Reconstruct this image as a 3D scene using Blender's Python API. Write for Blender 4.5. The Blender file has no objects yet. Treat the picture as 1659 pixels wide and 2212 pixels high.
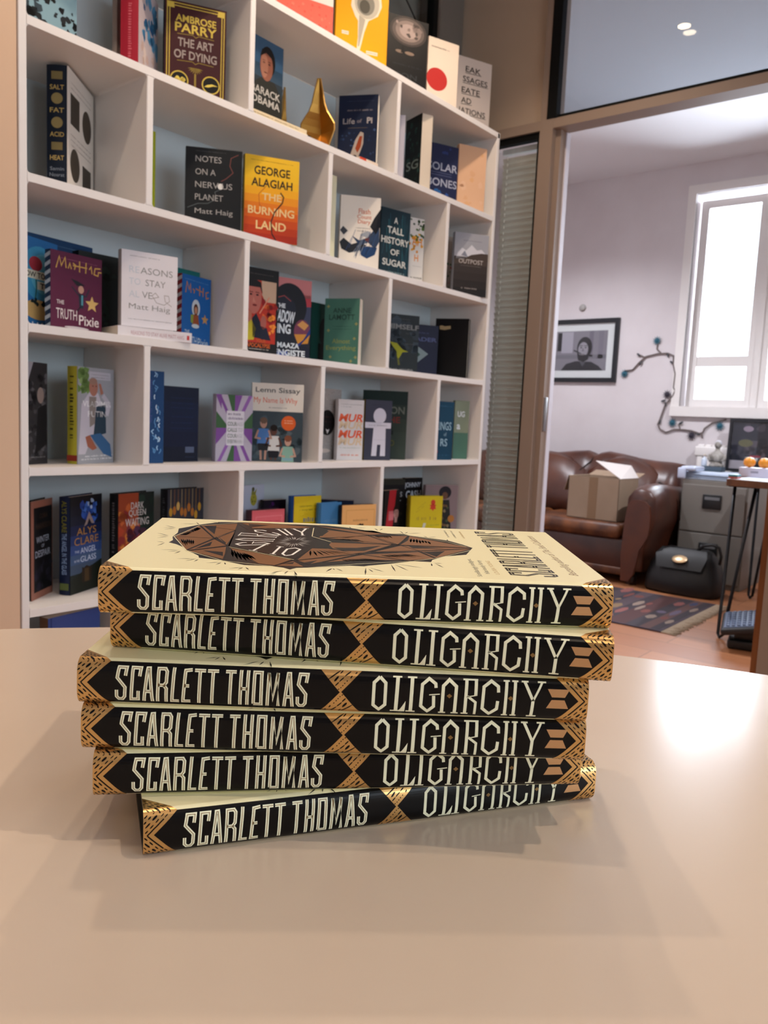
# Bookshop room: a stack of six hardbacks on a round table, a white bookcase and an office behind.
import bpy, bmesh, math, random
from mathutils import Vector, Matrix
from mathutils.geometry import tessellate_polygon
sc = bpy.context.scene
COL = sc.collection
H0 = 0.95            # camera height above the floor; most positions are measured from the lens
R = math.radians
TZ = H0-.18969      # table top
rnd = random.Random(7)

# ------------------------------------------------------------------ materials
MATS = {}
def lin(c):
    return c/12.92 if c <= 0.04045 else ((c+0.055)/1.055)**2.4
def rgb(h):
    return tuple(lin(int(h[i:i+2], 16)/255) for i in (0, 2, 4)) + (1.0,)
def mat(name, h, rough=0.5, metal=0.0, coat=0.0, spec=0.5, emit=None, es=0.0):
    if name in MATS: return MATS[name]
    m = bpy.data.materials.new(name); m.use_nodes = True
    b = m.node_tree.nodes['Principled BSDF']
    b.inputs['Base Color'].default_value = rgb(h)
    b.inputs['Roughness'].default_value = rough
    b.inputs['Metallic'].default_value = metal
    b.inputs['Coat Weight'].default_value = coat
    b.inputs['Specular IOR Level'].default_value = spec
    if emit:
        b.inputs['Emission Color'].default_value = rgb(emit); b.inputs['Emission Strength'].default_value = es
    MATS[name] = m
    return m
def noise_mat(name, h1, h2, scale, rough=0.5, detail=4, stretch=(1, 1, 1), metal=0.0, bump=0.0, lo=0.35, hi=0.65, spec=0.5, coat=0.0):
    if name in MATS: return MATS[name]
    m = mat(name, h1, rough, metal, coat, spec); nt = m.node_tree; b = nt.nodes['Principled BSDF']
    tc = nt.nodes.new('ShaderNodeTexCoord'); mp = nt.nodes.new('ShaderNodeMapping')
    mp.inputs['Scale'].default_value = stretch
    n = nt.nodes.new('ShaderNodeTexNoise'); n.inputs['Scale'].default_value = scale; n.inputs['Detail'].default_value = detail
    r = nt.nodes.new('ShaderNodeValToRGB')
    r.color_ramp.elements[0].position = lo; r.color_ramp.elements[1].position = hi
    r.color_ramp.elements[0].color = rgb(h1); r.color_ramp.elements[1].color = rgb(h2)
    nt.links.new(tc.outputs['Object'], mp.inputs['Vector']); nt.links.new(mp.outputs['Vector'], n.inputs['Vector'])
    nt.links.new(n.outputs['Fac'], r.inputs['Fac']); nt.links.new(r.outputs['Color'], b.inputs['Base Color'])
    if bump:
        bp = nt.nodes.new('ShaderNodeBump'); bp.inputs['Strength'].default_value = bump; bp.inputs['Distance'].default_value = 0.002
        nt.links.new(n.outputs['Fac'], bp.inputs['Height']); nt.links.new(bp.outputs['Normal'], b.inputs['Normal'])
    return m
def ink(h):          # printed colour on a book cover
    return mat('ink_'+h, h, 0.5, spec=0.2)
def glass_mat(name, tint='f7f9f9'):
    if name in MATS: return MATS[name]
    m = bpy.data.materials.new(name); m.use_nodes = True; nt = m.node_tree; nt.nodes.clear()
    o = nt.nodes.new('ShaderNodeOutputMaterial'); mx = nt.nodes.new('ShaderNodeMixShader')
    t = nt.nodes.new('ShaderNodeBsdfTransparent'); g = nt.nodes.new('ShaderNodeBsdfGlossy'); f = nt.nodes.new('ShaderNodeFresnel')
    t.inputs['Color'].default_value = rgb(tint); g.inputs['Roughness'].default_value = 0.0; f.inputs['IOR'].default_value = 1.5
    nt.links.new(f.outputs[0], mx.inputs[0]); nt.links.new(t.outputs[0], mx.inputs[1]); nt.links.new(g.outputs[0], mx.inputs[2])
    nt.links.new(mx.outputs[0], o.inputs[0]); MATS[name] = m
    return m

WHITE = mat('white_paint', 'e4dfdb', 0.45)
WALLP = noise_mat('wall_paint', 'dad4d2', 'e0dad8', 3, 0.8)
WALLB = noise_mat('office_wall_paint', 'cfc7c8', 'd5cecf', 3, 0.8)
CEIL = mat('ceiling_paint', 'e6e4e6', 0.85)
TANW = noise_mat('tan_wall_paint', 'd2b092', 'd6b698', 2, 0.75)
TAUPE = mat('taupe_frame', '8c796b', 0.5)
BEIGEP = noise_mat('beige_panel', 'a8937f', 'ae9a87', 2, 0.6)
GASK = mat('black_gasket', '080808', 0.6, spec=.15)
GLASS = glass_mat('clear_glass')
TABLE = noise_mat('table_laminate', 'cfbfae', 'd3c3b2', 6, 0.2, spec=0.36)
PAPER = mat('page_paper', 'e9e2d2', 0.8)
CREAM = mat('cream_jacket', 'f2ebbe', 0.33, spec=0.45)
BLACKJ = mat('black_jacket', '050507', 0.25, spec=0.22)
GOLDJ = mat('gold_foil', 'd6ac6e', 0.27, metal=0.85)
BROWNI = mat('bronze_ink', '8a6a3c', 0.35, metal=0.3)
DIAB = mat('bronze_facets', '7d4e1e', 0.4, metal=0.2)
CHROME = mat('steel', '9a9a9a', 0.3, metal=1.0)
METALK = mat('black_metal', '15161a', 0.35, metal=0.5)

# ------------------------------------------------------------------ mesh builder
class MB:
    def __init__(s): s.v = []; s.f = []; s.m = []; s.sm = []; s.mats = []
    def mi(s, m):
        if m not in s.mats: s.mats.append(m)
        return s.mats.index(m)
    def add(s, vs, fs, m, smooth=False, M=None):
        o = len(s.v); i = s.mi(m)
        s.v += [tuple(M @ Vector(p)) if M else tuple(p) for p in vs]
        for f in fs: s.f.append([o+k for k in f]); s.m.append(i); s.sm.append(smooth)
        return s
    def box(s, x0, y0, z0, x1, y1, z1, m, M=None):
        x0, x1 = min(x0, x1), max(x0, x1); y0, y1 = min(y0, y1), max(y0, y1); z0, z1 = min(z0, z1), max(z0, z1)
        v = [(x, y, z) for z in (z0, z1) for y in (y0, y1) for x in (x0, x1)]
        return s.add(v, [(0, 2, 3, 1), (4, 5, 7, 6), (0, 1, 5, 4), (2, 6, 7, 3), (0, 4, 6, 2), (1, 3, 7, 5)], m, False, M)
    def rbox(s, x0, y0, z0, x1, y1, z1, r, m, M=None, seg=3):
        bm = bmesh.new(); bmesh.ops.create_cube(bm, size=1)
        for v in bm.verts: v.co = Vector(((x0+x1)/2+v.co.x*abs(x1-x0), (y0+y1)/2+v.co.y*abs(y1-y0), (z0+z1)/2+v.co.z*abs(z1-z0)))
        bmesh.ops.bevel(bm, geom=bm.edges[:], offset=r, segments=seg, profile=0.5, affect='EDGES')
        return s.bm(bm, m, True, M)
    def bm(s, bm, m, smooth=False, M=None):
        bm.verts.index_update()
        s.add([v.co[:] for v in bm.verts], [[v.index for v in f.verts] for f in bm.faces], m, smooth, M); bm.free(); return s
    def prism(s, poly, d, m, M=None, smooth=False):      # poly in XY extruded along +Z by d
        n = len(poly); a = sum(poly[i][0]*poly[(i+1) % n][1]-poly[(i+1) % n][0]*poly[i][1] for i in range(n))
        if a < 0: poly = poly[::-1]
        tri = tessellate_polygon([[Vector((x, y, 0)) for x, y in poly]])
        v = [(x, y, 0) for x, y in poly]+[(x, y, d) for x, y in poly]
        f = []
        for t in tri:
            (ax, ay), (bx, by), (cx, cy) = [poly[k] for k in t]
            up = (bx-ax)*(cy-ay)-(cx-ax)*(by-ay) > 0
            f.append([n+k for k in (t if up else t[::-1])]); f.append([k for k in (t[::-1] if up else t)])
        f += [(i, (i+1) % n, n+(i+1) % n, n+i) for i in range(n)]
        return s.add(v, f, m, smooth, M)
    def tube(s, pts, r, m, n=8, M=None, closed=False, cap=True):
        pts = [Vector(p) for p in pts]; k = len(pts); rs = r if isinstance(r, (list, tuple)) else [r]*k
        vs = []; fs = []; up = None
        for i, p in enumerate(pts):
            a = pts[(i-1) % k] if (i or closed) else p; b = pts[(i+1) % k] if (i < k-1 or closed) else p
            t = (b-a).normalized()
            if up is None: up = Vector((0, 0, 1)) if abs(t.z) < .9 else Vector((1, 0, 0))
            q = t.cross(up)
            q = q.normalized() if q.length > 1e-6 else t.orthogonal().normalized()
            w = q.cross(t).normalized(); up = w
            for j in range(n):
                a_ = 2*math.pi*j/n; vs.append(p+(q*math.cos(a_)+w*math.sin(a_))*rs[i])
        for i in range(k if closed else k-1):
            for j in range(n): fs.append((i*n+j, i*n+(j+1) % n, ((i+1) % k)*n+(j+1) % n, ((i+1) % k)*n+j))
        if cap and not closed: fs.append(tuple(range(n))[::-1]); fs.append(tuple((k-1)*n+j for j in range(n)))
        return s.add(vs, fs, m, True, M)
    def lathe(s, prof, m, n=24, M=None, c=(0, 0, 0), cap=True):
        vs = []; fs = []
        for r, z in prof:
            for j in range(n): a = 2*math.pi*j/n; vs.append((c[0]+r*math.cos(a), c[1]+r*math.sin(a), c[2]+z))
        for i in range(len(prof)-1):
            for j in range(n): fs.append((i*n+j, i*n+(j+1) % n, (i+1)*n+(j+1) % n, (i+1)*n+j))
        if cap: fs.append(tuple(range(n))[::-1]); fs.append(tuple((len(prof)-1)*n+j for j in range(n)))
        return s.add(vs, fs, m, True, M)
    def ball(s, c, r, m, M=None, u=16, w=10):
        r = r if isinstance(r, (list, tuple)) else (r, r, r)
        bm = bmesh.new(); bmesh.ops.create_uvsphere(bm, u_segments=u, v_segments=w, radius=1)
        for v in bm.verts: v.co = Vector((c[0]+v.co.x*r[0], c[1]+v.co.y*r[1], c[2]+v.co.z*r[2]))
        return s.bm(bm, m, True, M)
    def build(s, name, parent=None, loc=None, rz=0, bevel=0, sub=0):
        me = bpy.data.meshes.new(name); me.from_pydata(s.v, [], s.f)
        for m in s.mats: me.materials.append(m)
        me.polygons.foreach_set('material_index', s.m); me.polygons.foreach_set('use_smooth', s.sm); me.update()
        o = bpy.data.objects.new(name, me); COL.objects.link(o)
        if loc: o.location = loc
        if rz: o.rotation_euler = (0, 0, rz)
        if parent: o.parent = parent
        if bevel:
            b = o.modifiers.new('b', 'BEVEL'); b.width = bevel; b.segments = 2; b.limit_method = 'ANGLE'
        if sub:
            b = o.modifiers.new('s', 'SUBSURF'); b.levels = sub; b.render_levels = sub
        return o
def tag(o, label=None, cat=None, group=None, kind=None):
    if label: o['label'] = label
    if cat: o['category'] = cat
    if group: o['group'] = group
    if kind: o['kind'] = kind
    return o
def empty(name, loc=(0, 0, 0), rz=0, label=None, cat=None, group=None, kind=None):
    o = bpy.data.objects.new(name, None); COL.objects.link(o); o.location = loc; o.rotation_euler = (0, 0, rz)
    o.empty_display_size = 0.05
    return tag(o, label, cat, group, kind)
def dup(root, loc, rot, label, group=None):
    r = root.copy(); COL.objects.link(r); r.location = loc; r.rotation_euler = rot; r['label'] = label
    if group: r['group'] = group
    for ch in list(root.children):
        c = ch.copy(); COL.objects.link(c); c.parent = r
    return r
def struct(o): o['kind'] = 'structure'; return o

# ------------------------------------------------------------------ flat artwork (printed shapes and lettering)
TXT = {}
def text_mesh(t, bold=0.0, shear=0.0):
    k = (t, bold, shear)
    if k not in TXT:
        cu = bpy.data.curves.new('t', 'FONT'); cu.body = t; cu.offset = bold; cu.shear = shear; cu.resolution_u = 3
        o = bpy.data.objects.new('t', cu); COL.objects.link(o)
        dg = bpy.context.evaluated_depsgraph_get(); me = o.evaluated_get(dg).to_mesh()
        vs = [(v.co.x, v.co.y) for v in me.vertices]; fs = [tuple(p.vertices) for p in me.polygons]
        o.evaluated_get(dg).to_mesh_clear(); bpy.data.objects.remove(o); bpy.data.curves.remove(cu)
        if not vs: vs = [(0, 0), (1, 0), (0, 1)]; fs = []
        xs = [v[0] for v in vs]; ys = [v[1] for v in vs]; x0, x1, y0, y1 = min(xs), max(xs), min(ys), max(ys)
        TXT[k] = ([(x-x0, y-y0) for x, y in vs], fs, x1-x0, y1-y0)
    return TXT[k]
def ribbon(pts, w, closed=False):
    n = len(pts); out = []
    for i in range(n):
        p = Vector(pts[i]); a = Vector(pts[i-1]) if (i or closed) else None; b = Vector(pts[(i+1) % n]) if (i < n-1 or closed) else None
        d1 = (p-a).normalized() if a is not None else None; d2 = (b-p).normalized() if b is not None else None
        d1 = d1 or d2; d2 = d2 or d1
        n1 = Vector((-d1.y, d1.x)); n2 = Vector((-d2.y, d2.x)); m = (n1+n2)
        m = m.normalized() if m.length > .2 else n1
        s = min(2.2, 1/max(.3, m.dot(n1)))
        out.append((p+m*w/2*s, p-m*w/2*s))
    vs = [q[:] for pr in out for q in pr]; k = n if closed else n-1
    fs = [(2*i, 2*i+1, 2*((i+1) % n)+1, 2*((i+1) % n)) for i in range(k)]
    return vs, fs
class Art:
    def __init__(s): s.items = []
    def raw(s, vs, fs, m, l): s.items.append((vs, fs, m, l))
    def poly(s, pts, m, l=1, holes=()):
        loops = [pts]+list(holes)
        tri = tessellate_polygon([[Vector((p[0], p[1], 0)) for p in q] for q in loops])
        s.raw([p for q in loops for p in q], [tuple(t) for t in tri], m, l)
    def rect(s, x0, y0, x1, y1, m, l=1): s.raw([(x0, y0), (x1, y0), (x1, y1), (x0, y1)], [(0, 1, 2, 3)], m, l)
    def ell(s, cx, cy, rx, ry, m, l=1, n=24):
        s.raw([(cx+rx*math.cos(2*math.pi*i/n), cy+ry*math.sin(2*math.pi*i/n)) for i in range(n)], [tuple(range(n))], m, l)
    def line(s, pts, w, m, l=2, closed=False): s.raw(*ribbon(pts, w, closed), m, l)
    def ray(s, x0, y0, x1, y1, w, m, l=1):
        d = Vector((x1-x0, y1-y0)); n = Vector((-d.y, d.x)).normalized()*w/2; p = Vector((x0, y0))
        s.raw([p[:], (p+d*.6+n)[:], (p+d)[:], (p+d*.6-n)[:]], [(0, 3, 2, 1)], m, l)
    def text(s, t, cx, cy, h, m, w=None, bold=0.0, l=3, rot=0, al='c', shear=0.0):
        vs, fs, tw, th = text_mesh(t, bold, shear); sy = h/max(th, 1e-6); sx = (w/max(tw, 1e-6)) if w else sy
        ox = {'c': -tw*sx/2, 'l': 0, 'r': -tw*sx}[al]; c, q = math.cos(rot), math.sin(rot); o = []
        for x, y in vs:
            x = x*sx+ox; y = y*sy-h/2; o.append((cx+x*c-y*q, cy+x*q+y*c))
        s.raw(o, fs, m, l)
    def scrib(s, x0, y0, x1, y1, h, m, l=2):           # a line of print too small to read
        d = Vector((x1-x0, y1-y0)); L = d.length; d.normalize(); n = Vector((-d.y, d.x)); t = 0.0; p = Vector((x0, y0))
        while t < L:
            w = h*rnd.uniform(.15, .35)
            if rnd.random() > .16:
                q = p+d*t; a = h*rnd.choice((.5, .5, .5, .75)); s.raw([(q-n*h*.3)[:], (q+d*w-n*h*.3)[:], (q+d*w+n*a*.6)[:], (q+n*a*.6)[:]], [(0, 1, 2, 3)], m, l)
            t += w+h*rnd.uniform(.15, .3)
    def put(s, mb, f, eps=0.00012):
        for vs, fs, m, l in s.items:
            P = [f(x, y, l*eps) for x, y in vs]; F = []
            for t in fs:
                F.append(t)
            mb.add(P, F, m)

ART = {"sil":[[17.6,56.7],[18.4,63.3],[16.6,71.6],[17.0,83.9],[15.3,96.4],[19.1,102.3],[23.5,110.3],[29.0,116.9],[34.1,122.8],[43.5,124.3],[56.9,125.3],[70.0,123.9],[76.6,124.3],[93.5,124.6],[108.1,118.8],[118.7,110.7],[127.9,105.3],[136.8,106.2],[139.8,101.8],[149.0,96.6],[159.9,90.1],[166.6,79.3],[170.5,71.4],[164.6,52.7],[153.3,46.9],[146.0,37.0],[145.0,32.1],[136.4,32.6],[126.0,25.5],[114.9,19.2],[112.9,17.4],[106.2,17.8],[87.2,10.5],[82.6,9.3],[80.0,5.6],[77.0,8.8],[71.7,11.2],[59.5,11.4],[53.3,15.8],[48.5,19.5],[42.5,21.8],[37.7,23.3],[36.7,27.8],[33.4,33.2],[29.5,38.7],[26.0,47.0],[21.9,52.9]],"fac":[[[17.8,73.3],[24.6,107.0],[37.1,71.9],[29.0,40.3]],[[25.2,108.9],[43.8,118.5],[45.1,98.0],[37.4,73.8]],[[45.9,95.5],[45.9,56.1],[38.2,76.0]],[[38.1,69.2],[46.2,53.5],[29.9,39.5]],[[46.3,50.8],[49.2,21.8],[30.7,37.6]],[[48.7,48.1],[79.5,26.5],[72.7,13.1],[65.6,15.6],[57.8,30.3],[52.7,36.6]],[[46.2,121.3],[56.9,125.3],[85.9,116.7],[76.7,110.4],[53.7,106.0],[51.1,113.8]],[[80.4,23.0],[85.7,12.4],[73.7,12.6]],[[88.0,54.6],[94.3,56.6],[110.5,44.9],[82.2,26.2]],[[95.3,59.5],[97.2,72.2],[128.5,72.0],[113.6,47.5],[108.4,46.1]],[[95.4,83.2],[116.5,95.3],[128.6,73.4],[114.3,74.4],[103.8,82.4]],[[95.0,109.0],[117.1,98.7],[105.5,86.8],[90.6,85.3]],[[87.5,121.4],[108.6,111.9],[127.8,102.6],[117.7,98.8]],[[117.6,95.3],[138.5,99.6],[131.8,72.6],[127.1,77.5]],[[139.7,99.5],[169.4,71.8],[133.0,72.8],[137.8,85.6]],[[132.8,69.9],[169.2,69.8],[141.1,57.7],[118.4,51.0]],[[141.5,56.5],[169.0,68.3],[148.6,42.4]],[[113.6,44.0],[140.9,55.0],[147.4,40.9],[134.5,33.9]],[[82.7,24.7],[108.4,41.6],[93.0,23.5],[87.9,18.1]],[[95.5,23.7],[112.5,42.8],[133.0,34.1],[113.3,32.2]]],"hat":[[[18.9,75.0],[24.6,103.5],[26.4,95.6],[23.3,80.5]],[[20.9,68.1],[28.3,66.7],[30.6,53.2],[26.1,49.6]],[[26.9,107.5],[33.6,109.0],[36.1,83.2]],[[39.2,76.2],[44.9,61.4],[45.0,57.3]],[[32.3,43.0],[37.9,62.9],[38.5,52.0]],[[36.7,40.0],[46.5,38.0],[47.8,28.5]],[[49.0,46.1],[58.3,35.2],[66.1,20.1],[52.5,22.4]],[[49.9,119.9],[62.0,117.3],[52.3,108.1]],[[76.0,16.2],[81.0,21.5],[80.7,17.0]],[[86.7,49.1],[95.9,52.1],[109.4,44.2],[86.3,32.8]],[[98.5,58.5],[109.7,60.0],[122.8,68.0],[113.8,52.7],[103.3,50.8]],[[97.1,82.0],[110.0,84.6],[115.4,75.2],[103.8,81.8]],[[89.7,107.8],[95.6,105.7],[91.9,88.6]],[[108.0,113.6],[118.8,114.2],[127.3,104.1],[118.6,107.3]],[[119.4,97.6],[128.3,101.1],[130.6,90.4],[122.6,90.3]],[[139.5,93.7],[149.2,86.4],[150.0,77.6],[137.9,79.6]],[[136.7,70.7],[155.6,67.2],[138.9,64.1]],[[143.0,55.4],[154.8,60.2],[148.9,44.9]],[[119.8,44.8],[132.5,49.6],[145.0,43.0],[126.7,38.6]],[[84.4,19.8],[91.5,26.7],[87.9,17.0]],[[101.3,30.6],[112.3,34.9],[124.3,31.0],[105.2,26.2]]],"lin":[[[17.2,72.6],[24.5,107.7]],[[17.2,72.6],[29.3,38.6],[49.2,18.4],[72.2,10.8]],[[24.5,107.7],[43.7,122.2]],[[47.9,50.6],[80.7,26.0]],[[87.7,10.1],[113.1,23.4],[135.9,31.8]],[[137.0,33.1],[148.5,41.1],[168.3,64.1]],[[128.5,105.4],[138.9,101.6],[158.9,86.2],[167.5,73.7]],[[86.9,114.1],[86.9,87.6]],[[86.9,87.0],[97.2,73.1]]],"blk":[[[19.3,72.7],[37.1,71.9]],[[25.2,107.1],[38.0,71.5]],[[29.7,40.5],[45.5,96.4]],[[37.7,71.5],[46.5,53.5]],[[44.3,119.4],[49.0,19.5]],[[30.5,38.9],[46.2,53.5]],[[26.3,107.4],[45.1,98.0]],[[72.9,13.1],[80.7,25.5]],[[81.7,25.0],[113.7,48.8],[131.8,72.6],[139.4,100.1]],[[86.9,121.2],[117.1,97.1],[131.8,72.6],[141.6,57.8],[147.9,41.0]],[[88.8,81.2],[117.7,97.2],[127.9,104.3]],[[97.8,72.3],[131.8,72.0],[169.9,70.7]],[[109.4,44.7],[134.4,32.7]],[[116.9,50.7],[169.0,68.9]],[[103.2,83.2],[128.5,72.0]],[[94.0,23.6],[113.6,47.5]]],"ray":[[6.4,104.6,13.5,98.4],[6.5,96.8,13.0,98.2],[8.4,91.6,13.5,97.0],[13.1,112.1,23.1,113.0],[21.0,118.6,23.6,112.0],[7.0,80.8,14.1,74.7],[8.4,73.5,14.2,74.1],[9.7,67.3,14.4,72.6],[11.7,57.7,15.8,56.3],[13.8,47.3,16.0,55.3],[17.2,38.2,26.5,38.9],[21.2,34.2,26.1,36.8],[25.1,30.5,27.1,37.0],[28.0,20.1,36.4,20.8],[32.7,15.7,37.1,20.9],[36.7,14.8,38.0,19.9],[42.4,12.9,48.6,15.5],[47.1,10.0,48.9,15.1],[50.3,15.3,51.3,11.1],[53.5,3.7,59.1,6.6],[57.7,2.3,59.5,6.7],[60.4,7.7,62.5,2.4],[70.9,-3.7,77.2,3.1],[78.0,-2.6,79.5,3.0],[81.9,3.4,83.8,-5.3],[95.9,3.9,98.6,11.2],[27.5,122.8,33.9,119.8],[33.1,123.3,33.3,117.9],[95.8,3.9,98.1,10.7],[98.8,10.8,99.6,8.2],[100.0,11.4,103.3,5.7],[113.6,15.1,113.0,0.1],[115.0,15.3,121.7,7.4],[114.7,12.7,116.7,6.3],[125.4,24.3,126.7,8.6],[126.9,24.5,132.8,11.3],[127.4,25.3,140.2,18.2],[144.8,29.8,144.5,22.9],[145.8,30.6,150.2,29.5],[146.3,30.0,149.7,20.4],[106.9,122.9,107.7,118.8],[109.6,119.2,116.6,121.8],[121.1,121.1,123.0,114.4],[123.9,115.3,125.9,120.4],[135.3,115.0,136.9,107.2],[137.5,107.3,139.7,112.5],[138.1,106.4,147.4,111.8],[147.7,101.9,149.4,97.4],[149.7,98.1,154.6,100.0],[159.8,93.8,159.6,90.0]],"let":[["O",[[84.4,54.7],[75.2,54.6],[73.2,34.9],[78.9,32.0]]],["L",[[74.1,55.5],[69.5,57.9],[67.0,38.0],[72.2,35.2]]],["I",[[66.2,59.4],[62.7,59.9],[57.8,44.6],[62.7,41.4]]],["G",[[66.7,59.5],[67.4,67.5],[50.6,64.8],[48.7,52.6]]],["A",[[67.9,68.2],[68.4,75.9],[47.8,74.7],[48.2,67.2]]],["R",[[68.5,77.7],[69.6,85.9],[48.9,91.6],[47.9,78.3]]],["C",[[69.6,85.6],[71.9,88.9],[57.3,104.0],[52.4,96.3]]],["H",[[73.1,87.2],[77.8,88.9],[72.4,108.1],[65.3,105.1]]],["Y",[[79.3,88.2],[85.1,89.4],[84.3,111.8],[74.4,108.5]]]],"pan":[[44.6,116.9],[52.0,99.5],[45.7,94.8],[46.5,53.5],[80.7,27.1],[88.0,54.6],[98.5,55.2],[92.7,81.1],[87.4,88.3],[87.2,113.5],[53.7,106.0]],"eye":[[78.3,70.2],[86.9,71.9],[77.5,84.1]]}
POS = {"A1":[0.9103,1.8,0.791,10.8161,0.155,0.24,0.03],"A2":[1.1836,1.76,0.791,38.455,0.15,0.235,0.045],"A2b":[1.187,1.86,0.791,28.385,0.1,0.224,0.012],"A3":[1.2839,1.8,0.791,-29.787,0.153,0.2315,0.035],"B1":[1.5272,1.76,0.823,1.6295,0.129,0.2054,0.012],"B3":[1.9755,1.84,0.791,-63.1605,0.129,0.2326,0.022],"C1":[2.1725,1.76,0.791,-51.6246,0.03,0.2203,0.02],"C2":[2.3021,1.82,0.791,-109.3966,0.1,0.2504,0.045],"C3":[2.4107,1.8,0.791,-23.4579,0.129,0.2115,0.02],"C4":[2.5634,1.77,0.791,-25.8741,0.12,0.2418,0.02],"T1":[1.6764,1.82,1.0965,-20.9366,0.18,0.26,0.02],"T2":[1.8933,1.79,1.0965,-29.9591,0.17,0.2466,0.02],"T3":[2.1805,1.82,1.0965,-24.7009,0.153,0.2556,0.03],"T4":[2.3696,1.79,1.0965,-20.8318,0.129,0.2456,0.03],"T5":[2.637,1.86,1.0965,-22.1054,0.17,0.2995,0.012],"4A1":[1.0185,1.79,0.4809,41.2139,0.18,0.2848,0.048],"4B1":[1.243,1.82,0.4809,0.0,0.032,0.222,0.12],"4B2":[1.343,1.785,0.4809,-40.6625,0.144,0.2016,0.03],"4B3":[1.5172,1.755,0.4809,-29.6883,0.153,0.2263,0.032],"4C1":[1.9012,1.8,0.4809,0.9742,0.035,0.2785,0.05],"4C2":[1.9582,1.8,0.4809,-40.2006,0.13,0.2292,0.03],"4C3":[2.104,1.75,0.4809,-10.9708,0.129,0.2204,0.03],"4C4":[2.2937,1.8,0.4809,-19.6066,0.085,0.237,0.03],"4D1":[2.595,1.84,0.4809,-8.8238,0.06,0.2357,0.02],"4D2":[2.5381,1.75,0.4809,-31.173,0.14,0.2281,0.02],"3A2":[0.9629,1.89,0.1716,8.993,0.2,0.2314,0.02],"3A1":[0.9065,1.8,0.1716,22.6654,0.129,0.2061,0.02],"3A3":[0.9593,1.76,0.1716,6.709,0.139,0.1773,0.02],"3A4":[1.0863,1.86,0.1716,-0.9962,0.11,0.2076,0.03],"3A5":[1.1308,1.745,0.1996,-14.863,0.14,0.1804,0.025],"3A6":[1.371,1.85,0.1716,4.5865,0.08,0.2139,0.02],"3A7":[1.349,1.8,0.1716,8.4509,0.11,0.1918,0.02],"3B1":[1.5506,1.78,0.1716,-11.8406,0.11,0.2443,0.02],"3B2":[1.6969,1.82,0.1716,-17.3439,0.129,0.2433,0.02],"3B3":[1.9037,1.86,0.1716,0.7976,0.08,0.1985,0.02],"3B4":[1.9344,1.83,0.1716,-69.5251,0.12,0.2114,0.03],"3C1":[2.2172,1.8,0.1716,-26.1274,0.129,0.2012,0.02],"3C2":[2.4311,1.84,0.1716,-30.8808,0.1,0.1902,0.02],"3C3":[2.5684,1.84,0.1716,-66.5094,0.13,0.2277,0.03],"2A1":[0.8845,1.76,-0.1376,25.8556,0.1,0.2329,0.008],"2A2":[1.029,1.765,-0.1376,19.1983,0.13,0.2314,0.03],"2B1":[1.2161,1.76,-0.1376,-2.5451,0.05,0.2359,0.14],"2B2":[1.297,1.8,-0.1376,3.7001,0.12,0.2023,0.03],"2B3":[1.4725,1.8,-0.1376,-9.7107,0.12,0.1899,0.02],"2B4":[1.604,1.8,-0.1376,-42.1805,0.152,0.2306,0.03],"2C1":[1.9212,1.83,-0.1376,-4.6212,0.1,0.233,0.02],"2C2":[1.9736,1.79,-0.1376,-16.5713,0.1,0.2003,0.02],"2C3":[2.0773,1.76,-0.1376,-15.6242,0.11,0.2044,0.02],"2C4":[2.1896,1.87,-0.1376,-52.7518,0.16,0.242,0.025],"2D1":[2.4219,1.72,-0.1376,-11.2911,0.1,0.2167,0.02],"2D2":[2.6145,1.76,-0.1376,-30.931,0.062,0.2268,0.02],"1A1":[0.9124,1.76,-0.4535,37.7777,0.11,0.2313,0.02],"1A2":[1.0076,1.76,-0.4535,25.4278,0.13,0.2375,0.03],"1A3":[1.1496,1.78,-0.4535,13.1122,0.13,0.2372,0.03],"1A4":[1.3135,1.8,-0.4535,4.7485,0.129,0.2408,0.03],"1B1":[1.6567,1.9,-0.4535,9.9957,0.12,0.23,0.01],"1B2":[1.7389,1.88,-0.4535,-4.0533,0.09,0.1829,0.02],"1B3":[1.6174,1.8,-0.4535,-2.0248,0.13,0.1646,0.03],"1B5":[1.7731,1.78,-0.4535,-6.565,0.11,0.2028,0.03],"1B6":[1.8542,1.74,-0.4535,1.4663,0.1,0.1806,0.02],"1B7":[1.9285,1.84,-0.4535,-49.5004,0.13,0.1821,0.02],"1B8":[1.9341,1.72,-0.4535,-12.1825,0.14,0.1723,0.02],"1C1":[2.3406,1.9,-0.4535,-11.4411,0.13,0.2321,0.02],"1C2":[2.4918,1.89,-0.4535,-4.7037,0.1,0.2323,0.02],"1C3":[2.2897,1.83,-0.4535,3.5722,0.1,0.1966,0.02],"1C4":[2.4103,1.8,-0.4535,-24.5361,0.14,0.1734,0.03],"1C5":[2.53,1.82,-0.4535,-23.7415,0.15,0.2097,0.02],"0A1":[0.9731,1.8,-0.765,10.8513,0.16,0.2524,0.03]}

# ------------------------------------------------------------------ the room itself
XP, YB, YW = 2.875, 1.69, 2.0           # glazed partition, bookcase front, wall behind the bookcase
XW = 5.8                                # window wall of the office
ZC, ZC2 = 1.74, 1.862                   # ceilings (from the lens)
def S(name, fn):
    mb = MB(); fn(mb); return struct(mb.build(name))
def zb(mb, x0, y0, z0, x1, y1, z1, m): mb.box(x0, y0, z0+H0, x1, y1, z1+H0, m)
def gq(mb, x, y0, z0, y1, z1): mb.add([(x, y0, z0+H0), (x, y1, z0+H0), (x, y1, z1+H0), (x, y0, z1+H0)], [(0, 1, 2, 3)], GLASS)     # one pane, facing x
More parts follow.
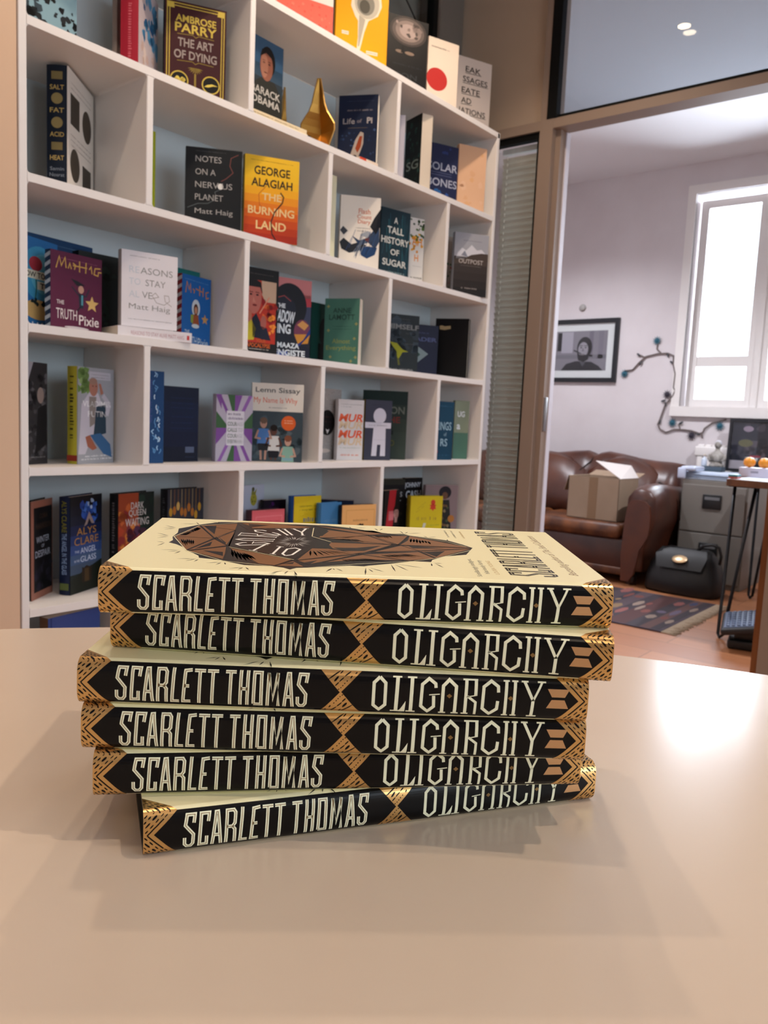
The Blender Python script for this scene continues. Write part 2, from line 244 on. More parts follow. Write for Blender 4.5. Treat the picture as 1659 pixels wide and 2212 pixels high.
# wood floor with plank lines
def floor_mat():
    m = mat('laminate_floor', 'b5805c', .38); nt = m.node_tree; b = nt.nodes['Principled BSDF']
    tc = nt.nodes.new('ShaderNodeTexCoord'); mp = nt.nodes.new('ShaderNodeMapping'); mp.inputs['Rotation'].default_value = (0, 0, R(90))
    br = nt.nodes.new('ShaderNodeTexBrick'); br.inputs['Scale'].default_value = 1; br.inputs['Mortar Size'].default_value = .002
    br.inputs['Brick Width'].default_value = 1.2; br.inputs['Row Height'].default_value = .19
    br.inputs['Color1'].default_value = rgb('bc8158'); br.inputs['Color2'].default_value = rgb('a86e4a'); br.inputs['Mortar'].default_value = rgb('7a5034')
    n = nt.nodes.new('ShaderNodeTexNoise'); n.inputs['Scale'].default_value = 2.5; n.inputs['Detail'].default_value = 6
    mp2 = nt.nodes.new('ShaderNodeMapping'); mp2.inputs['Scale'].default_value = (9, 1, 1)
    mx = nt.nodes.new('ShaderNodeMix'); mx.data_type = 'RGBA'; mx.blend_type = 'MULTIPLY'; mx.inputs[0].default_value = .5
    rp = nt.nodes.new('ShaderNodeValToRGB'); rp.color_ramp.elements[0].color = (.55, .5, .45, 1); rp.color_ramp.elements[1].color = (1, 1, 1, 1)
    L = nt.links.new; L(tc.outputs['Object'], mp.inputs[0]); L(mp.outputs[0], br.inputs['Vector']); L(tc.outputs['Object'], mp2.inputs[0]); L(mp2.outputs[0], n.inputs['Vector'])
    L(n.outputs['Fac'], rp.inputs[0]); L(br.outputs['Color'], mx.inputs[6]); L(rp.outputs[0], mx.inputs[7]); L(mx.outputs[2], b.inputs['Base Color'])
    return m
FLOOR = floor_mat()
S('floor', lambda m: zb(m, -2.6, -2.8, -1.05, 6.2, 3.6, -.95, FLOOR))
S('ceiling', lambda m: (zb(m, -2.6, -2.8, ZC, XP+.05, YW+.1, ZC+.1, CEIL), zb(m, XP+.05, -2.8, ZC2, 6.2, 3.6, ZC2+.1, CEIL)))
# front room walls: daylight window in the wall to the right of the camera, tan wall flush beside the bookcase
S('wall_back', lambda m: zb(m, -2.5, -2.8, -.95, -2.4, YW+.1, ZC, WALLP))
def wr(m):
    for x0, x1, z0, z1 in ((-2.4, -.6, -.95, ZC2), (2.2, 6.2, -.95, ZC2), (-.6, 2.2, -.95, -.1), (-.6, 2.2, 1.35, ZC2)): zb(m, x0, -2.8, z0, x1, -2.7, z1, WALLP)
S('wall_right', wr)
def w2(m):
    for x in (-.6, .3, 1.22, 2.14): zb(m, x, -2.79, -.1, x+.06, -2.73, 1.35, WHITE)
    for z in (-.1, .6, 1.29): zb(m, -.599, -2.785, z+.001, 2.199, -2.735, z+.059, WHITE)
S('window_2', w2)
S('wall_left', lambda m: (zb(m, -2.4, YB-.0003, -.95, .849, YW+.1, ZC, TANW)))
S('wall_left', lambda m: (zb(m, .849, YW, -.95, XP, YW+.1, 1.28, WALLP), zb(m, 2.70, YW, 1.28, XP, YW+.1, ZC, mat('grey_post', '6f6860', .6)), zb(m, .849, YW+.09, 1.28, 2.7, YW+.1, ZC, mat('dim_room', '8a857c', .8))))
def w3(m):
    zb(m, .849, YW-.005, 1.28, .90, YW+.02, ZC, GASK); zb(m, 2.655, YW-.012, 1.28, 2.683, YW+.02, ZC, GASK); zb(m, 2.685, YW-.012, 1.28, 2.699, YW+.02, ZC, CHROME)
    m.add([(.90, YW+.006, 1.28+H0), (2.655, YW+.006, 1.28+H0), (2.655, YW+.006, ZC+H0), (.90, YW+.006, ZC+H0)], [(0, 1, 2, 3)], GLASS)
    m.tube([(2.3, YW+.05, ZC+H0), (2.52, YW+.04, 1.62+H0), (2.655, YW+.03, 1.50+H0)], .003, GASK, 6)
S('window_3', w3)
# glazed partition between shop and office
DP = .083
TG = glass_mat('transom_glass', 'd4d8dc')
S('trim_1', lambda m: (zb(m, XP, 1.557, -.95, XP+DP, 1.612, ZC, TAUPE), zb(m, XP+.001, -2.7, 1.142, XP+DP-.001, 2.0, 1.1775, TAUPE), zb(m, XP+.03, 1.535, -.95, XP+.07, 1.56, 1.142, TAUPE),
    zb(m, XP, .600, -.95, XP+DP, .648, 1.142, TAUPE), zb(m, XP, -1.3, -.95, XP+DP, -1.25, 1.142, TAUPE)))
S('trim_2', lambda m: (zb(m, XP+.10, 1.55, -.95, XP+.135, 1.62, 1.142, WHITE), zb(m, XP+.07, 1.53, -.95, XP+.10, 1.562, 1.142, mat('door_lining', 'cfcbd4', .5))))
S('trim_3', lambda m: zb(m, XP+.02, .646, -.95, XP+.08,   .672, 1.142, noise_mat('oak_lip', '8a5630', '74441f', 14, .5, 5, (1, 1, .15))))
S('wall_partition', lambda m: (zb(m, XP+.02, 1.605, 1.178, XP+.08, 2.1, ZC2, BEIGEP), zb(m, XP+.02, 1.79+.05, -.95, XP+.08, 2.1, 1.142, BEIGEP), zb(m, XP+.02, -2.7, -.95, XP+.08, -1.3, 1.108, WALLP), zb(m, XP+.05, -2.7, ZC, XP+.11, 1.6, ZC2, WALLP), zb(m, XP+DP-.02, 2.1, -.95, XP+DP, 3.6, ZC2, WALLB)))
def w4(m):                                # sealed side light with a blind inside it
    zb(m, XP+.012, 1.612, 1.118, XP+.045, 1.85, 1.142, GASK); zb(m, XP+.012, 1.612, -.95, XP+.045, 1.626, 1.118, GASK)
    gq(m, XP+.026, 1.622, -.93, 1.84, 1.118); gq(m, XP+.078, 1.622, -.93, 1.84, 1.118)
S('window_4', w4)
def w5(m):                                # transom over the door: two panes, hence the doubled lamp
    zb(m, XP-.002, 1.545, 1.178, XP+.03, 1.585, ZC, GASK); zb(m, XP+.012, -2.7, 1.178, XP+.03, 1.558, 1.192, GASK)
    v = [(XP+.026, 1.545, 1.19+H0), (XP+.026, -2.7, 1.19+H0), (XP+.026, -2.7, ZC+H0), (XP+.026, 1.545, ZC+H0)]
    m.add(v, [(0, 1, 2, 3)], TG); m.add([(x+.034, y, z) for x, y, z in v], [(0, 1, 2, 3)], TG)
S('window_5', w5)
S('window_6', lambda m: (gq(m, XP+.03, -1.25, -.93, .59, 1.12), zb(m, XP+.012, .588, -.95, XP+.03, .60, 1.142, GASK), zb(m, XP+.012, -1.25, 1.12, XP+.03, .60, 1.142, GASK)))
def blind(name, y0, y1, x, z0, z1, label):
    r = empty(name, (x, (y0+y1)/2, z1+H0), 0, label, 'blind'); h = (y1-y0)/2; hr = MB(); hr.box(-.008, -h, -.008, .012, h, .012, mat('blind_rail', 'd8dcdc', .4)); hr.build('head_rail', r)
    sl = MB(); sm = mat('blind_slats', 'b6b3aa', .5); z = -.02; n = int((z1-z0-.04)/.0245)
    for i in range(n):
        zz = -.022-i*.0245; sl.add([(-.004, -h, zz), (-.004, h, zz), (.007, h, zz-.0255), (.007, -h, zz-.0255), (.001, h, zz-.0105), (.001, -h, zz-.0105)], [(0, 1, 4, 5), (5, 4, 2, 3)], sm)
    tag(sl.build('slats', r), kind=None)
    lc = MB()
    for i in range(n): lc.box(-.0065, h-.026, -.03-i*.0245, -.0055, h-.022, -.03-i*.0245+.012, mat('cord_white', 'd4d6d2', .6))
    lc.build('ladder_cord', r)
blind('venetian_blind', 1.625, 1.80, XP+.052, -.93, 1.10, 'closed grey venetian blind in the narrow side window right of the bookcase')
blind('venetian_blind', -1.24, .585, XP+.05, -.93, 1.07, 'closed wide venetian blind beyond the right jamb of the doorway')
# office shell
def ow(m):
    Y0, Y1, Z0, Z1 = .75, 1.982, .195, 1.652
    zb(m, XW, -2.8, -.95, XW+.14, Y0, ZC2, WALLB); zb(m, XW, Y1, -.95, XW+.14, 3.6, ZC2, WALLB); zb(m, XW, Y0, -.95, XW+.14, Y1, Z0, WALLB); zb(m, XW, Y0, Z1, XW+.14, Y1, ZC2, WALLB)
S('wall_window', ow)
S('wall_far', lambda m: zb(m, XP, 3.5, -.95, 6.2, 3.6, ZC2, WALLB))
def ww(m):                                # casing, reveal, sashes, sill
    Y0, Y1, Z0, Z1 = .75, 1.982, .195, 1.652; c = .062
    for a, t in ((c, .012), (c*.6, .022)):
        zb(m, XW-t, Y1, Z0, XW-.0002, Y1+a, Z1, WHITE); zb(m, XW-t, Y0-a, Z0, XW-.0002, Y0, Z1, WHITE); zb(m, XW-t, Y0-a, Z1+.0002, XW-.0002, Y1+a, Z1+a, WHITE)
    zb(m, XW-.03, Y0-.1, Z0-.07, XW+.02, Y1+.06, Z0, WHITE)
    x0, x1 = XW+.07, XW+.12
    def sash(ya, yb, za, zb_, w=.055):
        zb(m, x0, ya, za, x1, ya+w, zb_, WHITE); zb(m, x0, yb-w, za, x1, yb, zb_, WHITE); zb(m, x0+.001, ya+.001, za+.001, x1-.001, yb-.001, za+w, WHITE); zb(m, x0+.001, ya+.001, zb_-w, x1-.001, yb-.001, zb_-.001, WHITE)
        gq(m, x0+.02, ya+w, za+w, yb-w, zb_-w)
    sash(1.52, 1.97, Z0, 1.62); sash(.76, 1.50, Z0, 1.62); zb(m, x0-.012, 1.49, Z0, x1-.002, 1.53, 1.619, WHITE)
    zb(m, x0+.005, 1.53, .48, x1-.01, 1.94, .55, WHITE)
S('window_1', ww)
S('baseboard_window', lambda m: zb(m, XW-.015, -2.7, -.95, XW, 3.5, -.84, WHITE))

# ------------------------------------------------------------------ bookcase
ZS = [-.765, -.4535, -.1376, .1716, .4809, .791, 1.0965]; TH = .018
DIV = {0: [1.477, 2.096], 1: [1.168, 1.79, 2.401], 2: [1.477, 2.096], 3: [1.168, 1.79, 2.401], 4: [1.477, 2.096]}   # cells above shelf index 1..5
bc = empty('bookcase', (1.78, YB+.13, 0), 0, 'tall white bookcase of staggered open cells filling the wall behind the stack', 'bookcase')
def part(name, fn):
    mb = MB(); fn(mb); o = mb.build(name, bc, loc=(-1.78, -(YB+.13), 0), bevel=.0025); return o
X0, X1 = .853, 2.714; YK = YB+.27
part('side_panel', lambda m: zb(m, X0, YB, -.95, X0+TH, YK+.012, ZS[6], WHITE)); part('side_panel', lambda m: zb(m, X1-TH, YB, -.95, X1, YK+.012, ZS[6], WHITE))
part('back_panel', lambda m: zb(m, X0+TH, YK, -.95, X1-TH, YK+.01, ZS[6]-TH, mat('daylight_tinted_back', 'c3ced3', .55)))  # white back; the cool daylight on it is put into its blue colour
def fillet(m, x, z, sx, sz, r=.007):
    pts = [(0, 0), (r, 0)]+[(r-r*math.sin(t*math.pi/10), r-r*math.cos(t*math.pi/10)) for t in range(1, 5)]+[(0, r)]
    M = Matrix.Translation((x, YB+.001, z+H0)) @ Matrix(((sx, 0, 0, 0), (0, 0, 1, 0), (0, sz, 0, 0), (0, 0, 0, 1)))
    m.prism(pts, .25, WHITE, M)
for i, z in enumerate(ZS):
    def sh(m, i=i, z=z):
        zb(m, X0+TH if i < 6 else X0, YB, z-TH, X1-TH if i < 6 else X1, YK, z, WHITE)
        for k, sz, zz in ((i-1, 1, z), (i-2, -1, z-TH)):      # cells above this shelf, and below
            kk = k
            if kk in DIV and not (sz == 1 and i == 6):
                xs = [X0+TH]+[v for d in DIV[kk] for v in (d-TH/2, d+TH/2)]+[X1-TH]
                for j, x in enumerate(xs): fillet(m, x, zz, 1 if j % 2 == 0 else -1, sz)
    part('shelf', sh)
for i in range(1, 6):
    for d in DIV[i-1]: part('divider', lambda m: zb(m, d-TH/2, YB, ZS[i], d+TH/2, YK, ZS[i+1]-TH, WHITE))
for d in (1.168, 1.79, 2.401): part('divider', lambda m: zb(m, d-TH/2, YB, ZS[0], d+TH/2, YK, ZS[1]-TH, WHITE))

# brass pen-nib bookends beside the biography
def nib(x, y, z, rz, h, w, label):
    r = empty('pen_nib_ornament', (x, y, z+H0), R(rz), label, 'ornament', 'brass pen nib bookends'); m = MB(); br = mat('brass', 'd8ac60', .34, 1.0); dk = mat('brass_inside', 'b08440', .38, .95)
    prof = [(0, .55), (.03, .56), (.20, .80), (.34, 1.0), (.42, .98), (.50, .78), (.58, .55), (.68, .40), (.84, .27), (1.0, .12)]; k = 2; vs = []; vi = []
    for t, a in prof:                          # folded plate: ridge at the back, two wings opening forward
        rr = w/2*a
        for j, (dx, dy) in enumerate(((-1, 1), (0, 0), (1, 1))):
            vs.append((rr*dx, -rr*.95*(1-dy), t*h)); vi.append(((rr-.0035)*dx, -rr*.95*(1-dy)+(.006 if dx == 0 else .001), t*h))
    n = len(prof); F = [(i*(k+1)+j, i*(k+1)+j+1, (i+1)*(k+1)+j+1, (i+1)*(k+1)+j) for i in range(n-1) for j in range(k)]
    m.add(vs, F, br); m.add(vi, [f[::-1] for f in F], dk); o = len(vs)
    m.add(vs+vi, [(i*(k+1)+e, (i+1)*(k+1)+e, (i+1)*(k+1)+e+o, i*(k+1)+e+o) for i in range(n-1) for e in (0, k)], br)
    m.build('nib_shell', r); s = MB(); s.tube([(0, -w*.36, h*.5), (0, -w*.10, h*.97)], .0012, dk, 6); s.ball((0, -w*.40, h*.47), w*.05, dk); s.build('slit', r)
    b = MB(); b.rbox(-w*.36, -.012, -.0001, w*.36, .03, .006, .002, br); b.build('base', r)
nib(1.80, 1.905, .7912, 205, .213, .075, 'brass pen nib bookend standing directly beside the dark blue biography')
nib(1.83, 1.79, .7912, 120, .225, .11, 'brass pen nib bookend nearer the navy lifeboat paperback')

# ------------------------------------------------------------------ table
TC = (-.222, -.118); tb = empty('round_table', (TC[0], TC[1], 0), 0, 'large round beige laminate table carrying the stack of novels', 'table')
m = MB(); m.lathe([(.93, TZ-.036), (.944, TZ-.034), (.9482, TZ-.028), (.9482, TZ-.003), (.9465, TZ-.0005), (.945, TZ)], TABLE, 180); 
m.sm = [abs(sum(m.v[f[i]][2]-m.v[f[0]][2] for i in range(len(f)))) > 1e-6 for f in m.f]; m.build('table_top', tb)
m = MB(); m.lathe([(.05, .02), (.045, .06), (.04, .4), (.045, TZ-.05), (.16, TZ-.037)], CHROME, 32); m.build('pedestal', tb)
m = MB(); m.lathe([(.36, 0), (.36, .01), (.3, .018), (.06, .03)], CHROME, 48); m.build('base', tb)

# ------------------------------------------------------------------ books on the shelves
def make_book(key, name, label, pos, art, cover, spine=None, back=None, spart=None, side='L', hard=False, pages=None, group=None, lean=0):
    x, y, z, th, W, H, T = pos
    root = empty(name, (x, y, z+H0+.0003), R(th), label, 'book', group or 'books on the white shelves')
    if lean: root.rotation_euler = (R(lean), 0, R(th))
    c = mat('cover_'+cover, cover, .48, spec=.22); s_ = mat('cover_'+(spine or cover), spine or cover, .48, spec=.22); b_ = mat('cover_'+(back or spine or cover), back or spine or cover, .48, spec=.22)
    t = .0022 if hard else .0006; mb = MB(); xs = (0, W) if side == 'L' else (W, 0)
    sg = 1 if side == 'L' else -1; sx = xs[0]
    mb.box(0, 0, 0, W, t, H, c); mb.box(0, T-t, 0, W, T, H, b_)
    k = 6; bul = .0022 if hard else .0008                  # gently rounded spine
    for i in range(k):
        a0, a1 = i/k, (i+1)/k
        p0 = (sx-sg*bul*math.sin(a0*math.pi), t+(T-2*t)*a0); p1 = (sx-sg*bul*math.sin(a1*math.pi), t+(T-2*t)*a1); q0 = (sx+sg*t, p0[1]); q1 = (sx+sg*t, p1[1])
        vs = [(p[0], p[1], zz) for zz in (0, H) for p in (p0, p1, q1, q0)]
        mb.add(vs, [(0, 1, 5, 4), (1, 2, 6, 5), (2, 3, 7, 6), (3, 0, 4, 7), (0, 3, 2, 1), (4, 5, 6, 7)], s_)
    if art:
        A = Art(); art(A, W, H); A.put(mb, lambda px, py, e: (px, -e, py), .0001)
    if spart:
        A = Art(); spart(A, T, H); A.put(mb, lambda px, py, e: (sx-sg*(bul*1.02+e), T-px if side == 'L' else px, py), .0001)
    mb.build('cover', root)
    i_ = .0035 if hard else .0008; pb = MB(); x0, x1 = (t, W-i_) if side == 'L' else (i_, W-t)
    pb.box(x0, t, i_, x1, T-t, H-i_, PAPER if not pages else mat('pages_'+pages, pages, .8)); pb.build('pages', root)
    return root
def face(a, cx, cy, r, skin, hair, l=2, beard=None):        # a small printed portrait: head, hair, features, neck
    k = ink(skin); hr = ink(hair); dk = ink('3a201a')
    a.poly([(cx-r*.35, cy-r*1.6), (cx+r*.35, cy-r*1.6), (cx+r*.4, cy-r*.5), (cx-r*.4, cy-r*.5)], k, l)
    a.ell(cx, cy+r*.35, r*.86, r*1.05, hr, l); a.ell(cx, cy-.05*r, r*.74, r*1.0, k, l+1)
    a.poly([(cx-r*.75, cy+r*.3), (cx-r*.5, cy+r*1.1), (cx+r*.5, cy+r*1.1), (cx+r*.75, cy+r*.3), (cx+r*.4, cy+r*.62), (cx-r*.4, cy+r*.62)], hr, l+2)
    for s in (-1, 1): a.ell(cx+s*r*.3, cy+r*.12, r*.12, r*.06, dk, l+2, 10); a.rect(cx+s*r*.3-r*.17, cy+r*.27, cx+s*r*.3+r*.17, cy+r*.32, dk, l+2)
    a.poly([(cx-r*.06, cy+r*.05), (cx+r*.1, cy-r*.3), (cx-r*.12, cy-r*.3)], ink('8a4f3c'), l+2); a.ell(cx, cy-r*.55, r*.24, r*.07, ink('8a3a34'), l+2, 10)
    if beard: a.ell(cx, cy-r*.72, r*.5, r*.34, ink(beard), l+2)
def T_(a, W, H, rows, m, x=.5, al='c', bold=.012):           # several centred lines: (text, y, height, width) in cover fractions
    for t, y, h, w in rows: a.text(t, W*x, H*y, H*h, m, W*w if w else None, bold, 4, 0, al)
def spine_t(t, col, y, h, w, bold=.01):                     # lettering that runs down the spine
    return lambda a, T, H: a.text(t, T*.5, H*y, T*h, ink(col), H*w, bold, 3, -math.pi/2)
def blobs(a, W, H, n, cols, x0, y0, x1, y1, s0, s1, l=1):
    for _ in range(n):
        cx, cy, r = W*rnd.uniform(x0, x1), H*rnd.uniform(y0, y1), W*rnd.uniform(s0, s1); k = rnd.randint(5, 8); o = rnd.uniform(0, 6)
        a.poly([(min(W, max(0, cx+r*rnd.uniform(.5, 1.2)*math.cos(o+2*math.pi*i/k))), min(H, max(0, cy+r*rnd.uniform(.5, 1.2)*math.sin(o+2*math.pi*i/k)))) for i in range(k)], ink(rnd.choice(cols)), l)
def bands(a, W, H, cols, y0=0, y1=1, x0=0, x1=1, l=1):      # printed colour that changes up the cover
    n = len(cols)
    for i, c in enumerate(cols): a.rect(W*x0, H*(y0+(y1-y0)*i/n), W*x1, H*(y0+(y1-y0)*(i+1)/n), ink(c), l)
def star(a, cx, cy, r, m, l=3, n=5, q=.45):
    a.poly([(cx+(r if i % 2 == 0 else r*q)*math.sin(math.pi*i/n), cy+(r if i % 2 == 0 else r*q)*math.cos(math.pi*i/n)) for i in range(2*n)], m, l)
BOOKS = {}
def B(key, label, cover, art=None, **k): 
    BOOKS[key] = make_book(key, k.pop('name', 'paperback_book'), label, POS[key], art, cover, **k)

# -- top of the bookcase
def f(a, W, H):
    a.rect(0, 0, W, H*.45, ink('ee6a58'), 1); blobs(a, W, H, 60, ['e65a4a', 'f57c68'], .02, .01, .98, .44, .01, .03, 2)
    a.scrib(W*.35, H*.62, W*.7, H*.62, H*.02, ink('6a6360')); a.scrib(W*.35, H*.54, W*.62, H*.54, H*.016, ink('6a6360')); a.scrib(W*.45, H*.8, W*.7, H*.8, H*.03, ink('6a6360'))
B('T1', 'white paperback with a coral band at its foot, leftmost on top of the bookcase', 'f3e6dc', f)
def f(a, W, H):
    wh, g, dk = ink('efe3cc'), ink('8d897c'), ink('5a574c')
    a.poly([(W*p, H*q) for p, q in [(.30, .82), (.28, .66), (.36, .55), (.42, .50), (.43, .30), (.41, .14), (.47, .14), (.55, .38), (.62, .52), (.80, .60), (.87, .72), (.84, .86), (.70, .97), (.45, .97)]], wh, 1)
    a.ell(W*.58, H*.73, W*.24, H*.19, ink('c9c0ac'), 2); a.ell(W*.56, H*.71, W*.17, H*.13, g, 3); a.ell(W*.54, H*.68, W*.10, H*.08, dk, 4)
    a.poly([(W*.44, H*.57), (W*.56, H*.53), (W*.46, H*.20), (W*.435, H*.20)], ink('b9b19f'), 2)
    a.line([(W*.40, H*.86), (W*.60, H*.935), (W*.80, H*.86)], W*.012, dk, 3)
    a.rect(W*.12, H*.31, W*.25, H*.35, wh, 1); a.rect(W*.60, H*.13, W*.82, H*.17, wh, 1); a.scrib(W*.13, H*.33, W*.24, H*.33, H*.014, dk); a.scrib(W*.61, H*.15, W*.81, H*.15, H*.014, dk)
B('T2', 'bright yellow hardback with an ear trumpet pictured, on top of the bookcase', 'f6ad05', f, spine='b3830c', hard=True, name='hardback_book')
def f(a, W, H):
    for i, (c, r) in enumerate([('3a3330', .46), ('5c514c', .40), ('84746d', .32), ('a29089', .22)]): a.ell(W*.5, H*.83, W*r, H*r*.40, ink(c), 1+i)
    blobs(a, W, H, 14, ['7b6c66', '978680', '4a413d'], .2, .72, .85, .94, .03, .08, 5)
    a.ell(W*.3, H*.56, W*.1, H*.02, ink('7c6a5c'), 2); a.ell(W*.55, H*.56, W*.12, H*.022, ink('7c6a5c'), 2)
    a.poly([(W*.33, H*.55), (W*.42, H*.55), (W*.40, H*.64), (W*.36, H*.64)], ink('0b0a0a'), 3)
    T_(a, W, H, [('SON', .27, .07, .52)], ink('2e3234')); a.scrib(W*.15, H*.40, W*.88, H*.40, H*.03, ink('25292c'))
    a.text('PARKS', W*.62, H*.135, H*.035, ink('6c6560'), W*.36, .01)
B('T3', 'black hardback with a pale cloudy patch, on top beside the yellow book', '100f0f', f, hard=True, name='hardback_book')
def f(a, W, H):
    a.ell(W*.32, H*.45, W*.34, H*.155, ink('b5302c'), 1, 40); a.scrib(W*.08, H*.88, W*.68, H*.88, H*.026, ink('4a4038')); a.scrib(W*.3, H*.1, W*.6, H*.1, H*.014, ink('8a8078'))
B('T4', 'white paperback with a large red disc, on top of the bookcase', 'ddcdbb', f)
def f(a, W, H):
    k = ink('231f1d')
    for t, y, w, e in [('EAK', .86, .42, .70), ('SSAGES', .735, .68, .90), ('EATE', .60, .50, .70), ('AD', .475, .28, .48), ('IATIONS', .35, .72, .88)]:
        a.text(t, W*e, H*y, H*.07, k, W*w, .012, 3, 0, 'r'); a.line([(W*(e-w), H*(y-.05)), (W*(e+.02), H*(y-.042))], H*.007, k, 3)
    a.scrib(W*.45, H*.22, W*.58, H*.22, H*.02, k); a.text('RY', W*.78, H*.13, H*.03, k, W*.13, .01)
B('T5', 'white book with black hand-drawn underlined capitals, rightmost on top of the bookcase', 'cdbfb4', f)

# -- top row of cells
def f(a, W, H):
    blobs(a, W, H, 70, ['15181a', '0e1012', '34424a', '1d2326'], .0, .0, .62, .75, .02, .09); blobs(a, W, H, 30, ['15181a', '22282c'], .55, .0, 1, .45, .02, .07)
    a.line([(W*.75, H*.95), (W*.93, H*.90), (W*.9, H*.99)], W*.008, ink('22282c'), 2)
B('A1', 'pale blue book splashed with black ink, top left corner cell', '7fa0ac', f)
B('A2b', 'thin pale grey book behind the crimson spined one, top row', '9c9490')
def f(a, W, H):
    blobs(a, W, H, 26, ['2f6f9c', '4b86ad', '1f5580'], .0, .45, .95, .98, .05, .16); blobs(a, W, H, 16, ['c9b8b0', 'b79f98'], .1, .05, .9, .4, .03, .1)
B('A2', 'white and blue hardback with a crimson spine, top row left', 'b8acb0', f, spine='9c1d30', spart=lambda a, T, H: a.scrib(T*.5, H*.9, T*.5, H*.1, T*.25, ink('c65a66')), hard=True, name='hardback_book')
def f(a, W, H):
    g, dg, sv = ink('c9b04a'), ink('8f7a34'), ink('9c8f88')
    for i_, m_ in ((.035, g), (.075, g)): a.line([(W*i_, H*i_*.7), (W*(1-i_), H*i_*.7), (W*(1-i_), H*(1-i_*.7)), (W*i_, H*(1-i_*.7))], W*.014, m_, 2, closed=True)
    for x in (.09, .91):
        for y in (.05, .95): a.poly([(W*(x-.06), H*(y-.03)), (W*(x+.06), H*(y-.03)), (W*(x+.05), H*(y+.03)), (W*(x-.05), H*(y+.03))], g, 3)
    T_(a, W, H, [('AMBROSE', .83, .075, .66), ('PARRY', .735, .095, .68)], g, bold=.02)
    T_(a, W, H, [('THE ART', .585, .09, .58), ('OF DYING', .46, .09, .70)], sv, bold=.02)
    for y in (.665, .39): a.line([(W*.2, H*y), (W*.45, H*(y+.01)), (W*.5, H*(y-.012)), (W*.55, H*(y+.01)), (W*.8, H*y)], W*.01, dg, 3)
    for i in range(9): t = math.pi*(i+.5)/9; a.ray(W*.5, H*.34, W*(.5+.13*math.cos(t)), H*(.34-.07*math.sin(t)), W*.016, dg, 3)
    for x in (.24, .76):
        a.ell(W*x, H*.19, W*.15, H*.095, g, 2, 32); a.ell(W*x, H*.19, W*.13, H*.082, ink('12100c'), 3, 32)
    blobs(a, W, H, 3, ['d9c35a'], .17, .17, .22, .21, .04, .05, 5); blobs(a, W, H, 3, ['d9c35a'], .27, .16, .31, .2, .03, .05, 5)
    a.poly([(W*p, H*q) for p, q in [(.65, .165), (.70, .19), (.78, .205), (.88, .19), (.80, .185), (.72, .165)]], ink('d9c35a'), 5)
    a.rect(W*.485, H*.08, W*.515, H*.28, dg, 2); a.ell(W*.5, H*.08, W*.05, H*.035, g, 3)
B('A3', 'maroon hardback with gold border and two gold medallions, top row left', '3a1216', f, spine='1a0a0c', hard=True, name='hardback_book')
def f(a, W, H):
    bands(a, W, H, ['1c1f18', '262a26', '243039', '2c4458', '355572', '35536d'])
    a.poly([(W*p, H*q) for p, q in [(.1, .0), (.14, .40), (.35, .5), (.75, .5), (.95, .35), (.98, 0)]], ink('23241f'), 2)
    a.ell(W*.54, H*.73, W*.22, H*.19, ink('17120f'), 2); a.ell(W*.50, H*.665, W*.19, H*.19, ink('8a5542'), 3); a.ell(W*.44, H*.66, W*.11, H*.15, ink('a06c56'), 4)
    a.poly([(W*p, H*q) for p, q in [(.31, .76), (.36, .86), (.54, .91), (.74, .82), (.72, .68), (.66, .79), (.48, .83)]], ink('17120f'), 4)
    for x in (.42, .58): a.ell(W*x, H*.70, W*.035, H*.01, ink('1c0f0b'), 4, 10); a.rect(W*(x-.045), H*.725, W*(x+.045), H*.733, ink('1c0f0b'), 4)
    a.ell(W*.48, H*.58, W*.06, H*.008, ink('5a2a22'), 4, 10)
    T_(a, W, H, [('BARACK', .33, .10, .86), ('OBAMA', .205, .10, .86)], ink('b8b4ac'), bold=.015)
B('B1', 'dark blue biography with a portrait of a man, standing on two lying books', '1c1f20', f)
def f(a, W, H):
    blobs(a, W, H, 40, ['1f3252', '2a4166', '3b557c'], .05, .02, .95, .6, .01, .04); T_(a, W, H, [('Life', .66, .075, .3)], ink('a7a2a4'), .27); T_(a, W, H, [('of', .66, .05, .12)], ink('8a8488'), .54); T_(a, W, H, [('Pi', .665, .08, .14)], ink('b5afae'), .8, bold=.03)
    a.scrib(W*.2, H*.80, W*.85, H*.80, H*.028, ink('8a8488')); a.scrib(W*.2, H*.92, W*.9, H*.92, H*.012, ink('3f4b66')); a.line([(W*.25, H*.57), (W*.75, H*.57)], H*.004, ink('7b6f5c'), 3)
    a.poly([(W*p, H*q) for p, q in [(.36, .10), (.34, .22), (.46, .42), (.58, .52), (.66, .50), (.66, .36), (.54, .18), (.42, .08)]], ink('b4a79c'), 2)
    a.poly([(W*p, H*q) for p, q in [(.46, .30), (.56, .46), (.63, .46), (.60, .32), (.52, .24)]], ink('9c4628'), 3); a.ell(W*.45, H*.18, W*.055, H*.035, ink('2a2622'), 3)
B('B3', 'navy paperback picturing a white lifeboat, top row beside the brass nibs', '16223c', f)
B('C1', 'thin white spine leaning at the left of the top right cell', 'b9b6c2', spart=lambda a, T, H: a.scrib(T*.5, H*.9, T*.5, H*.45, T*.4, ink('5a5868')))
def f(a, W, H):
    blobs(a, W, H, 40, ['1c2a28', '26403c', '32504a'], .02, .02, .98, .98, .03, .12); T_(a, W, H, [('SG', .36, .12, .75)], ink('7d8a86'))
B('C2', 'fat dark green book with rounded page edge, top right cell', '111716', f, pages='cfc2b0')
